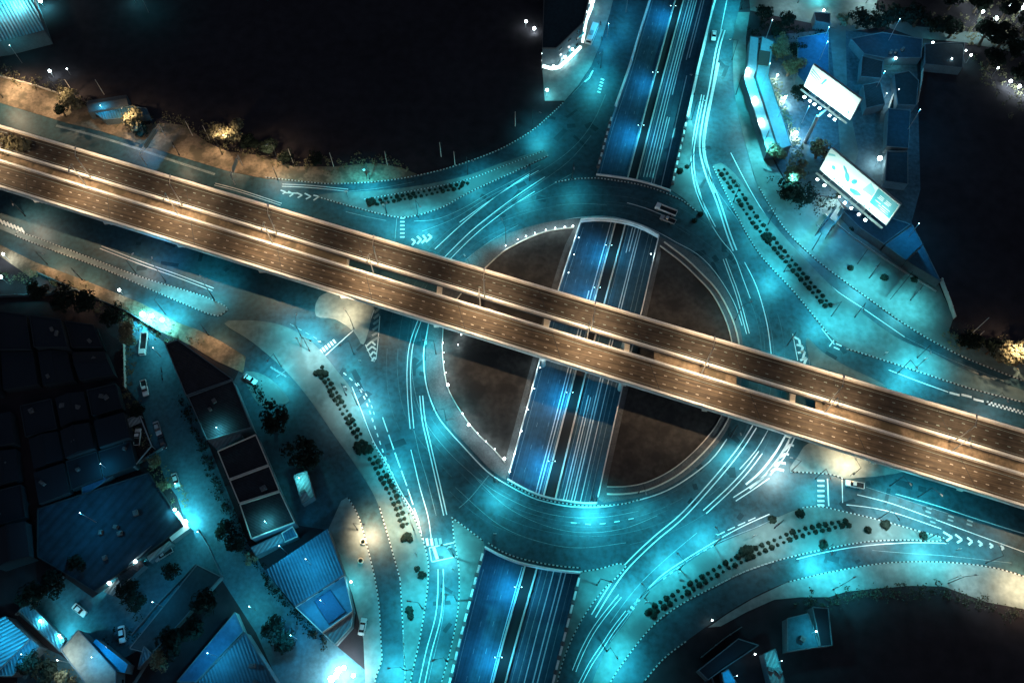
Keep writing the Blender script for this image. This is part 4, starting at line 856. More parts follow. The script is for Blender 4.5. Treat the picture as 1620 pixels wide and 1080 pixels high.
BL = [
 ([(262,545),(281,538),(368,600),(295,626)], 6, 'dark wedge shaped warehouse roof at the head of the alley', roofdark, dict(par=.4)),
 ([(298,628),(368,602),(398,676),(328,696)], 6, 'dark warehouse roof just above the teal annex', roofdark, dict(par=.4, bits=2)),
 ([(330,698),(376,676),(383,690),(345,712)], 4, 'small teal lit flat annex in the warehouse row', roofpale, dict(par=.2)),
 ([(345,714),(405,688),(425,735),(363,758)], 6, 'dark warehouse bay just below the teal annex', roofdark, dict(par=.5, parm=cream)),
 ([(364,760),(426,737),(442,776),(379,796)], 6, 'dark warehouse bay in the middle of the row', roofdark, dict(par=.5, parm=cream, bits=1)),
 ([(380,798),(443,778),(466,826),(398,852)], 6, 'last dark warehouse bay before the long teal annex', roofdark, dict(par=.5, parm=cream)),
 ([(397,866),(444,844),(450,856),(406,879)], 3.5, 'long bright teal annex at the foot of the warehouse row', roofpale, dict(par=.2)),
 ([(446,843),(463,833),(471,848),(451,857)], 3.2, 'dark gridded lean-to beside the long teal annex', roofblue, dict(par=.3, parm=cream)),
 ([(419,902),(518,836),(544,908),(466,958)], 7, 'large blue corrugated warehouse roof', roofblue, dict(par=.0, wins=1)),
 ([(468,960),(545,910),(558,966),(510,1000)], 5, 'lower blue extension with a dark square roof patch', mat('light_blue_roof', (0.06, 0.19, 0.27), .6, .1, .2), dict(par=.3, parm=cream)),
 ([(511,1001),(558,968),(556,990),(530,1019)], 4, 'small pale blue tip of the corrugated warehouse', roofpale, dict(par=.3, parm=cream)),
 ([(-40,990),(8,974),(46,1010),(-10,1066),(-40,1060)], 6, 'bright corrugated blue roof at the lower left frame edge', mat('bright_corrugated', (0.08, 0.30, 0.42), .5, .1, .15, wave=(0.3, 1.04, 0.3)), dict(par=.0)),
 ([(-10,1068),(47,1010),(62,1022),(20,1068)], 5, 'dark blue roof strip beside the corrugated corner roof', roofblue, dict(par=.2)),
 ([(30,965),(47,955),(102,1012),(95,1030)], 3, 'long low blue shed along the lower left yard', roofblue, dict(par=.2)),
 ([(97,1028),(124,996),(184,1062),(182,1120),(150,1100)], 6, 'tan flat roof at the bottom of the yard', rooftan, dict(par=.3, wins=1)),
 ([(143,1019),(152,1010),(202,1050),(198,1064),(186,1062)], 5, 'bright blue shed roof right of the tan roof', mat('vivid_blue_roof', (0.02, 0.25, 0.42), .5, .2, .2), dict(par=.0)),
 ([(218,1058),(228,1022),(241,1034)], 3, 'small blue triangular roof by the yard fence', roofblue, dict(par=.2)),
 ([(330,1150),(310,1080),(388,1000),(440,1085),(440,1150)], 6, 'broad blue roof below the alley bend', roofblue, dict(par=.4, bits=4)),
 ([(280,1078),(372,968),(385,998),(310,1078)], 4, 'narrow blue roof left of the broad blue roof', mat('mid_blue_roof', (0.03, 0.10, 0.19), .6, .1, .3), dict(par=.2)),
 ([(205,1025),(312,893),(350,912),(240,1034)], 2.6, 'dark roof lying between the two yard fences', mat('very_dark_roof', (0.012, 0.03, 0.04), .8, .1, .3), dict(par=.2)),
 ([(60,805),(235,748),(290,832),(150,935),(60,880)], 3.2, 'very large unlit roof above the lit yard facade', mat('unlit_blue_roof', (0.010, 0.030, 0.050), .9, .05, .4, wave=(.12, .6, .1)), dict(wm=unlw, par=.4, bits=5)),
 ([(130,758),(196,722),(204,734),(142,778),(130,790)], 2.4, 'narrow blue lean-to beside the alley shed', mat('mid_blue_roof', (0.03, 0.10, 0.19)), dict(par=.1)),
 ([(862,-40),(945,-40),(930,5),(922,38),(880,78),(858,78)], 10, 'dark flat roofed building with glowing ledge at the top', mat('very_dark_roof', (0.012, 0.03, 0.04)), dict(par=.8, parm=dkconc, wins=1)),
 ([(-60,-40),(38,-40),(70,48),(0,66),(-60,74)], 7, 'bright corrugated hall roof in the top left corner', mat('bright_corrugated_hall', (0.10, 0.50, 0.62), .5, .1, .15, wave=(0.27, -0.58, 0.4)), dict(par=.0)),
 ([(137,160),(200,150),(203,166),(140,178)], 4, 'small long house beside the warm verge', mat('grey_tile_roof', (0.06, 0.07, 0.08), .8, .4, .3), dict(ridge=True, wins=1)),
 ([(150,178),(203,167),(232,172),(236,182),(165,190)], 3, 'low blue lean-to in front of the small house', roofblue, dict(par=.2)),
 ([(1364,89),(1397,97),(1394,125),(1361,122)], 3.6, 'dark flat house right of the first billboard', roofdark, dict(par=.4)),
 ([(1414,118),(1438,113),(1453,128),(1449,167),(1420,166)], 3.6, 'dark house with pale lit edges and a bright side wall', mat('very_dark_roof', (0.012, 0.03, 0.04)), dict(par=.3, parm=wallm)),
 ([(1346,62),(1395,52),(1459,62),(1457,92),(1400,92),(1367,86)], 3.6, 'large dark blue roof below the side street', mat('dim_blue_roof', (0.012, 0.035, 0.055), .8, .1, .3), dict(par=.3, bits=3)),
 ([(1405,172),(1440,175),(1437,235),(1402,232)], 3.6, 'dark blue house below the pale lit yard', mat('dim_blue_roof', (0.012, 0.035, 0.055)), dict(par=.3)),
 ([(1403,240),(1436,240),(1436,292),(1400,287)], 3.6, 'dark house beside the second billboard', mat('dim_blue_roof', (0.012, 0.035, 0.055)), dict(par=.3)),
 ([(1463,70),(1525,68),(1522,108),(1463,102)], 3.6, 'dark house under the side street trees', mat('very_dark_roof', (0.012, 0.03, 0.04)), dict(par=.3)),
 ([(1365,135),(1392,130),(1400,165),(1370,172)], 4, 'small dark house by the first billboard corner', roofdark, dict(par=.3)),
 ([(1400,388),(1444,357),(1488,445),(1445,420)], 4, 'blue triangular roof behind the broad pavement', mat('dim_teal_roof', (0.02, 0.09, 0.14), .7, .1, .3), dict(par=.2)),
 ([(1330,330),(1395,340),(1440,355),(1398,386),(1360,360)], 4, 'dark blue roof under the second billboard', mat('dim_blue_roof', (0.012, 0.035, 0.055)), dict(par=.2)),
 ([(1262,60),(1310,52),(1312,130),(1290,150),(1262,120)], 5, 'deep blue roof behind the first billboard', mat('dim_blue_roof2', (0.012, 0.06, 0.12), .8, .1, .3), dict(par=.2)),
 ([(1288,20),(1313,22),(1313,38),(1290,34)], 4, 'small dark house on the side street with bright front', roofdark, dict(par=.3)),
 ([(1245,978),(1278,970),(1296,1022),(1246,1030)], 5, 'teal lit flat roof in the lower right dark quarter', mat('teal_flat_roof', (0.03, 0.10, 0.13), .8, .1, .3), dict(par=.4, bits=1)),
 ([(1208,1034),(1226,1026),(1244,1090),(1224,1100)], 5, 'narrow teal lit house at the bottom edge', roofpale, dict(par=.3, bits=2)),
 ([(1142,1064),(1152,1058),(1168,1085),(1150,1100)], 4, 'small bright blue roof at the bottom edge', mat('vivid_blue_roof', (0.02, 0.25, 0.42)), dict(par=.2)),
 ([(1105,1060),(1168,1010),(1200,1020),(1140,1060),(1120,1075)], 4, 'unlit roof with a pale edge in the lower right dark quarter', mat('unlit_roof', (0.008, 0.014, 0.022)), dict(par=.3)),
 ([(1285,960),(1310,962),(1316,1020),(1298,1022)], 5, 'dim grey roof right of the teal flat roof', mat('unlit_roof', (0.008, 0.014, 0.022)), dict(par=.3)),
]
unl = mat('unlit_roof', (0.010, 0.016, 0.024), .9, .05, .4); unlw = mat('unlit_wall', (0.02, 0.03, 0.038), .9)
def block(q, nu, nv, where, hs, seed):
    rnd = random.Random(seed)
    for i in range(nu):
        for j in range(nv):
            def pt(u, v):
                a = [q[0][k]*(1-u) + q[1][k]*u for k in (0, 1)]; b_ = [q[3][k]*(1-u) + q[2][k]*u for k in (0, 1)]
                return (a[0]*(1-v) + b_[0]*v, a[1]*(1-v) + b_[1]*v)
            g = 0.05; u0, u1, v0, v1 = (i + g*rnd.uniform(.4,2))/nu, (i+1 - g*rnd.uniform(.4,2))/nu, (j + g*rnd.uniform(.4,2))/nv, (j+1 - g*rnd.uniform(.4,2))/nv
            BL.append(([pt(u0,v0), pt(u1,v0), pt(u1,v1), pt(u0,v1)], rnd.choice(hs), 'unlit roof %s, %s column, %s row' % (where, ORD[i], ORD[j]), unl, dict(par=.3 if rnd.random() < .5 else 0, ridge=rnd.random() < .5, bits=rnd.choice((0,1,2)), wm=unlw, seed=rnd.randint(1,999))))
block([(30,640),(186,604),(218,738),(58,800)], 3, 3, 'left of the open shed', (3.5,4.5,5.5), 4)
block([(-60,480),(150,512),(184,592),(-60,632)], 4, 2, 'under the west verge', (3.5,4.5,6), 5)
block([(-70,660),(20,645),(50,880),(-70,920)], 2, 4, 'at the left frame edge', (3.5,4.5,6), 6)
bobj = {}
for roof, h, lab, rm, kw in BL: bobj[lab] = building(roof, h, lab, rm, **kw)
building([(465,752),(485,745),(497,785),(478,797)], 3.5, 'small pale flat roof by the dark round trees', roofpale, par=.3, bits=1)
# dark square patch on the lower blue extension, as a raised plant house
t = bobj['lower blue extension with a dark square roof patch']; b = MB(); b.prism(PP([(497,950),(522,932),(546,967),(520,986)], 5.6), 5.05, 5.6); b.obj('roof_patch', mat('patch_blue', (0.02, 0.09, 0.17), .7, .2, .2), t, t.location)
# gable walls between the warehouse bays
# twin long canopies in the north east
for pts, lab, hh in (([(1187,58),(1200,60),(1197,110),(1192,122),(1230,236),(1214,240),(1177,124),(1183,100)], 'left one of the long bent pale blue twin roofs', 5), ([(1206,58),(1224,66),(1216,120),(1252,230),(1232,237),(1196,122)], 'right one of the long bent pale blue twin roofs', 5)):
    building(pts, hh, lab, mat('pale_blue_canopy', (0.16, 0.34, 0.40), .5, .1, .15), par=.15)
t = [o for o in C.objects if o.get('label', '').startswith('right one of the long')][0]
b = MB(); b.prism(PP([(1201,79),(1219,82),(1216,104),(1199,101)], 5.5), 5.05, 5.5); b.obj('roof_patch', mat('brown_patch', (0.07, 0.07, 0.06), .8), t, t.location)
# lit facade in the lower left yard and the bright corner
def lean(pts, h, m, name, label, cat): return building(pts, h, label, m, name=name, cat=cat, par=.0)
lean([(163,935),(212,893),(217,904),(178,942)], 2.8, roofpale, 'porch', 'pale tiled porch roof at the left end of the yard facade', 'porch')
lean([(205,890),(240,862),(222,880),(200,900)], 3.4, roofpale, 'porch', 'thin pale canopy along the yard facade', 'porch')
lean([(186,912),(222,885),(228,894),(192,926)], 3.2, roofdark, 'porch', 'dark porch roof above the bright yard light', 'porch')
lean([(232,880),(268,855),(272,860),(236,888)], 2.8, roofpale, 'porch', 'narrow pale roof strip left of the bright corner', 'porch')
lean([(270,816),(282,808),(300,835),(272,856),(268,850),(286,834)], 3.0, mat('white_roof', (.7,.72,.7), .7), 'corner_roof', 'white roof corner glaring under the strongest yard light', 'roof')
def lit_band(pts, label_of, z0, z1, m, name='lit_shopfront'):
    t = [o for o in C.objects if o.get('label') == label_of][0]
    for (x0, y0), (x1, y1) in zip(pts, pts[1:]):
        a, c = P(x0, y0, 0), P(x1, y1, 0); b = MB(); b.beam((a.x, a.y, (z0+z1)/2), (c.x, c.y, (z0+z1)/2), .9, z1 - z0); b.obj(name, m, t, t.location)
shop = mat('lit_shopfront_glow', (.9,1,1), emit=2.2, ecol=(.75,1.0,.98))
lit_band([(858,112),(872,116),(884,114),(900,100),(918,82)], 'dark flat roofed building with glowing ledge at the top', 2.0, 2.9, shop)
lit_band([(921,74),(927,40),(936,18),(932,4)], 'dark flat roofed building with glowing ledge at the top', 2.0, 3.4, shop)
dimb = mat('dim_glow_ledge', (.1,.5,.55), emit=0.22, ecol=(.1,.8,.85))  # facade ledges, their teal light put in as emission
lit_band([(860,100),(878,100),(922,66)], 'dark flat roofed building with glowing ledge at the top', 4.4, 5.0, dimb, 'glow_ledge')
lit_band([(860,97),(878,97),(921,62)], 'dark flat roofed building with glowing ledge at the top', 7.2, 7.7, dimb, 'glow_ledge')
# alley shed with open roof frame
t = thing('shed', 'open framed shed with a pickup inside beside the alley', 'shed', P(212,695,0)); o = t.location
b = MB(); fr_ = PP([(184,672),(220,655),(240,705),(212,738)], 3.2)
for a, c in zip(fr_, fr_[1:] + fr_[:1]): b.beam(a, c, 0.3, 0.25)
for p in fr_: b.tube((p.x, p.y, 0), p, 0.12, n=6)
b.obj('frame', steel, t, o); b = MB(); a, c = fr_[0], fr_[3]; b.wall([a*.97 + c*.03, c], 0.8, 0.05, 3.0); b.obj('side_wall', wallm, t, o)
b = MB(); q = PP([(186,672),(219,657),(223,668),(190,682)], 3.35); b.prism(q, 3.3, 3.38); b.obj('roof', roofpale, t, o)
# walls and fences
def fence(pts, h, label, m=None, posts=True, wd=0.18):
    path = [P(x, y, 0) for x, y in pts]; t = thing('fence', label, 'fence', path[0]); o = t.location
    b = MB(); b.wall(path, wd, 0.0, h); b.obj('panel', m or wallm, t, o)
    if posts:
        for p, d in list(walk(path, 0.5, 5.0))[:60]: b = MB(); b.box((p.x, p.y, h/2+.08), (0.32,0.32,h+.16)); b.obj('post', m or wallm, t, o)
fence([(315,838),(332,865),(354,915),(330,940),(285,985),(240,1040),(215,1080)], 1.8, 'pale fence from the alley down past the dark roof')
fence([(198,545),(199,580),(200,615)], 1.6, 'white wall on the left of the alley by the pickups', cream)
fence([(312,893),(250,958),(210,1005)], 1.4, 'low fence along the yard by the dark roof')
fence([(212,738),(240,722),(262,708)], 1.5, 'thin fence below the alley shed')
fence([(28,973),(70,935),(103,912)], 1.6, 'fence at the upper left of the lower yard')
fence([(20,1068),(62,1020)], 1.5, 'white topped fence beside the corner roof', cream)
fence([(1108,1040),(1145,1010),(1172,992)], 1.6, 'faint pale fence in the lower right dark quarter')
fence([(1118,1055),(1128,1080)], 1.6, 'short fence cut by the bottom edge')
fence([(1400,232),(1404,175),(1412,150)], 1.8, 'lit fence between the north east houses', cream)
fence([(1449,167),(1456,130),(1458,112)], 1.8, 'bright thin fence right of the pale edged house', cream)
fence([(0,122),(60,138),(120,158)], 1.0, 'low wall glowing along the top of the warm verge', cream)
fence([(1486,444),(1500,480),(1508,505)], 2.2, 'lit railing at the right end of the broad pavement', cream)
fence([(1303,340),(1350,378),(1400,412),(1440,438),(1480,462)], 1.0, 'low fence running across the broad pavement', steel)
fence([(60,432),(125,462),(200,493),(255,527)], 1.4, 'low wall at the foot of the west verge', wallm)
fence([(0,470),(70,468),(125,460)], 1.5, 'faint lit wall at the left frame edge under the verge', wallm)
# ================================================================== BILLBOARDS AND SIGNS
def billboard(D_, C_, hgt, zb, base, topp, label, floods, art):
    a = P(D_[0], D_[1], zb); c = P(C_[0], C_[1], zb); base = P(*base, 0); t = thing('billboard', label, 'billboard', base); o = t.location
    u = (c - a).normalized(); n = Vector((u.y, -u.x, 0))
    if n.y > 0: n = -n
    L = (c - a).length; mid = (a + c)/2
    pt = P(*topp, zb - 1)
    b = MB(); b.tube(base, (base.x, base.y, zb), 0.75, 0.6, 12); b.obj('pole', carsilver, t, o, smooth=True)
    b = MB(); s = (Vector((base.x, base.y, 0)) - a).dot(u); q = a + u*s; b.beam((base.x, base.y, zb - .6), (q.x, q.y, zb - .6), 0.6, 0.6); b.beam(a - n*0.5, c - n*0.5, 0.4, 0.5); b.beam(a - n*0.5 + Vector((0,0,hgt)), c - n*0.5 + Vector((0,0,hgt)), 0.3, 0.3)
    for k in range(6): p = a.lerp(c, k/5) - n*0.5; b.beam(p, p + Vector((0,0,hgt)), 0.25, 0.25)
    b.obj('frame', steel, t, o)
    M = Matrix((u, Vector((0,0,1)).cross(u), Vector((0,0,1)))).transposed()
    b = MB(); b.box(mid + Vector((0,0,hgt/2)), (L, 0.3, hgt), rot=M); pn = b.obj('panel', mat('billboard_white', (.8,.8,.74), .6), t, o)
    for m_, quads in art:
        for qd in quads:
            b = MB(); b.face([a + u*(x*L) + Vector((0,0,z*hgt)) + n*0.17 for x, z in qd]); b.obj('printed_shape', m_, pn, o)
    b = MB(); b.beam(a + n*1.6 + Vector((0,0,-.4)), c + n*1.6 + Vector((0,0,-.4)), 0.8, 0.08); b.obj('catwalk', steel, t, o)
    for x, y in floods:
        f = P(x, y, zb - 0.3); k = (f - a).dot(u); foot = a + u*k
        f = foot + n*3.6 + Vector((0,0,-0.2))
        b = MB(); b.beam(foot, f, 0.12, 0.12); ar = b.obj('floodlight', steel, t, o)
        b = MB(); b.box(f + Vector((0,0,.12)), (0.75, 0.6, 0.3), math.atan2(u.y, u.x)); b.obj('lens', lens_white, ar, o)
    for k in (0.17, 0.5, 0.83):
        f = a + u*(k*L) + n*5.0 + Vector((0,0,-0.6)); tgt = a + u*(k*L) + Vector((0,0,hgt*0.55)) - f
        light('flood_light', 'SPOT', f - o, 9500, (0.62, 1.0, 0.95), t, tgt, 0.5, 150, 1.0)
    light('spill_light', 'SPOT', mid + n*4 + Vector((0,0,1)) - o, 16000, (0.02, 0.5, 1.0), t, (n.x*.5, n.y*.5, -1), 0.6, 165, 1.0)
tealink = mat('teal_ink', (0.02, 0.28, 0.32), .6); paleink = mat('pale_teal_ink', (0.25, 0.55, 0.55), .6); whiteink = mat('white_ink', (.8,.8,.78), .6)
def leafshape(cx, cz, a, b_, rot): return [[(cx + a*math.cos(k*.63)*math.cos(rot) - b_*math.sin(k*.63)*math.sin(rot)*.6, cz + (a*math.cos(k*.63)*math.sin(rot) + b_*math.sin(k*.63)*math.cos(rot))*1.6) for k in range(10)]]
def rects(l): return [[(x0,z0),(x1,z0),(x1,z1),(x0,z1)] for x0,z0,x1,z1 in l]
billboard((1272,136),(1345,190), 10.5, 14, (1274,225), (1301,173), 'first floodlit white billboard on a single pole', [(1280,148),(1288,155),(1294,161),(1301,168),(1314,182),(1321,189)],
    [(tealink, [[(.02,.62),(.22,.50),(.22,.53),(.02,.66)], [(.02,.72),(.22,.60),(.22,.63),(.02,.76)], [(.02,.82),(.24,.68),(.24,.71),(.02,.86)], [(.22,.48),(.30,.56),(.34,.84),(.30,.82),(.27,.60)], [(.42,.55),(.43,.55),(.45,.48),(.44,.48)], [(.78,.42),(.82,.40),(.82,.43),(.78,.44)], [(.90,.15),(.93,.15),(.93,.32),(.90,.3)]])])
billboard((1297,268),(1402,356), 11.5, 13, (1352,352), (1340,330), 'second floodlit billboard with a teal panel at its right end', [(1296,282),(1308,291),(1341,318),(1351,326),(1363,336),(1374,344)],
    [(tealink, rects([(.70,.30,.99,.97)]) + leafshape(.33,.52,.035,.11,.5) + leafshape(.43,.55,.03,.08,-.4) + leafshape(.27,.70,.025,.09,.8) + leafshape(.50,.24,.09,.06,.5) + leafshape(.14,.45,.03,.05,.2) + rects([(x/60.0, .03 + (x*7 % 5)*.012, x/60.0 + .014, .085 + (x*7 % 5)*.012) for x in range(8, 58, 4)])),
     (paleink, [[(.55,.5),(.69,.55),(.69,.8),(.6,.95)], [(.01,.7),(.1,.86),(.08,.9),(.01,.8)]]),
     ])
b2 = [o for o in C.objects if o.get('label', '').startswith('second floodlit')][0]
a = P(1297,268,13); c = P(1402,356,13); u = (c-a).normalized(); n = Vector((u.y,-u.x,0)); n = -n if n.y > 0 else n; L = (c-a).length
for x0,z0,x1,z1 in [(.76,.78,.82,.81),(.76,.72,.82,.75),(.75,.66,.82,.69),(.85,.78,.92,.81),(.85,.72,.92,.75),(.84,.66,.91,.69),(.74,.52,.82,.55),(.84,.52,.95,.55),(.80,.44,.94,.46),(.84,.37,.95,.39)]:
    b = MB(); b.face([a + u*(x*L) + Vector((0,0,z*11.5)) + n*0.2 for x, z in ((x0,z0),(x1,z0),(x1,z1),(x0,z1))]); b.obj('text_bar', whiteink, b2, b2.location)
# dark sign frames on the broad pavement: lattice boards seen nearly edge on
def signframe(p0, p1, h, label, depth=0.5, zb=2.5):
    a, c = P(*p0, 0), P(*p1, 0); t = thing('roadside_sign', label, 'sign', (a+c)/2); o = t.location; u = (c-a).normalized()
    b = MB(); k = 5
    for i in range(k+1):
        p = a.lerp(c, i/k); b.tube(p, p + Vector((0,0,h)), 0.1, n=6)
        if i < k: q = a.lerp(c, (i+1)/k); b.tube(p + Vector((0,0,zb)), q + Vector((0,0,h)), 0.06, n=5); b.tube(q + Vector((0,0,zb)), p + Vector((0,0,h)), 0.06, n=5)
    b.beam(a + Vector((0,0,h)), c + Vector((0,0,h)), .2, .2); b.beam(a + Vector((0,0,zb)), c + Vector((0,0,zb)), .2, .2); b.obj('frame', darkmetal, t, o)
    b = MB(); b.beam((a.x, a.y, (h+zb)/2), (c.x, c.y, (h+zb)/2), 0.08, h - zb - .3); b.obj('board', mat('sign_back', (.16,.22,.22), .6), t, o)
signframe((1289,374),(1312,345), 8, 'left dark lattice sign frame on the broad pavement'); signframe((1305,378),(1327,349), 8, 'right dark lattice sign frame on the broad pavement')
signframe((1424,425),(1443,408), 9, 'tall thin sign frame near the blue triangular roof'); signframe((1408,474),(1434,442), 5, 'low dark sign frame beside the slip road kerb')
signframe((1356,418),(1366,404), 4, 'small dark sign frame in the middle of the broad pavement')
# gantry signs over the left frontage road
def gantry(p0, p1, h, label):
    a, c = P(*p0, 0), P(*p1, 0); t = thing('sign_gantry', label, 'gantry', a); o = t.location; b = MB()
    for p in (a, c): b.tube(p, p + Vector((0,0,h)), 0.18, 0.14, 8)
    for dz in (0, -1.2): b.tube(a + Vector((0,0,h+dz)), c + Vector((0,0,h+dz)), 0.1, n=6)
    for k in range(8): b.tube(a.lerp(c, k/8) + Vector((0,0,h)), a.lerp(c, (k+1)/8) + Vector((0,0,h-1.2)), 0.05, n=5)
    b.obj('frame', steel, t, o); b = MB(); q0 = a.lerp(c, .25); q1 = a.lerp(c, .8); b.beam((q0.x, q0.y, h-.6), (q1.x, q1.y, h-.6), .12, 2.4); b.obj('sign_board', mat('sign_back', (.16,.22,.22)), t, o)
gantry((232,262),(262,216), 7, 'grey sign gantry standing over the left frontage road'); gantry((372,292),(384,262), 6, 'dim sign gantry beside the flyover right of the first')
# sign posts and leaning tall lamp
def post(x, y, h, label, disc=True):
    p = P(x, y, 0.1); t = thing('sign_post', label, 'sign post', p); o = t.location; b = MB(); b.tube(p, p + Vector((0,0,h)), 0.07, n=6); b.obj('post', darkmetal, t, o)
    if disc: b = MB(); b.box(p + Vector((0,-.08,h-.5)), (0.9, 0.05, 0.9)); b.obj('sign_plate', mat('sign_face', (.5,.55,.55), .5), t, o)
for x, y, h, w_ in ((508,545,3,'on the head of the west island'),(476,548,7,'near the slip road crossing on the west island'),(548,618,4,'on the west island beside the dashed lines'),(571,575,3,'by the chevron tip left of the ring'),(660,880,6,'by the stop box'),(718,905,6,'on the narrow south island'),(1073,907,4,'at the first fan lines south east'),(1130,850,5,'beside the middle of the south east hedge'),(1190,850,4,'right of the south east hedge clump'),(1451,580,7,'on the pale tail of the north east island'),(550,312,4,'on the tip of the north west island'),(608,330,3,'at the north west hedge'),(580,284,6,'above the teal pool of the north west kerb'),(1500,918,8,'on the lower right pavement'),(1318,932,6,'at the left of the lower right pavement'),(1512,870,3,'beside the small chevrons'),(1398,562,3,'past the north east hedge'),(1020,955,5,'at the tip of the south east hedge'),(1345,752,4,'beside the white pickup'),(783,845,2,'over the southern ring parapet')):
    post(x, y, h, 'thin dark post ' + w_)
for i, (x, y) in enumerate(((464,258),(528,264),(613,262),(698,248),(720,262),(815,200),(332,222),(305,215),(118,150),(165,150))):
    p = P(x, y, 0); t = thing('utility_pole', ['slim utility pole at the black field edge, %s of the row' % ORD[i]][0], 'utility pole', p, 'poles along the dark north edge'); b = MB(); b.tube(p, p + Vector((0,0,8)), 0.14, 0.09, 6); b.obj('pole', cream, t, p); b = MB(); b.beam(p + Vector((-.8,0,7.6)), p + Vector((.8,0,7.6)), .1, .1); b.obj('crossarm', darkmetal, t, p)
for x, y, h, lab in ((1526,538,16,'tall leaning looking pole beside the dark land at right'),(1538,541,8,'shorter pole right of the tall one')):
    p = P(x, y, 0); t = thing('utility_pole', lab, 'utility pole', p); b = MB(); b.tube(p, p + Vector((0,0,h)), .16, .1, 7); b.obj('pole', cream, t, p); b = MB(); b.beam(p + Vector((-.9,0,h-.4)), p + Vector((.9,0,h-.4)), .1, .1); b.obj('crossarm', darkmetal, t, p)
# planters on the warm pavement
for i, (x, y, w_) in enumerate(((575,857,'upper'),(571,887,'lower'))):
    p = P(x, y, .18); t = thing('planter', '%s round planter on the warm south west pavement' % w_, 'planter', p); b = MB(); b.tube(p, p + Vector((0,0,.6)), .8, .9, 12); b.obj('pot', cream, t, p); b = MB(); b.sphere(p + Vector((0,0,.8)), .6, n=8); b.obj('plant', leafd, t, p)
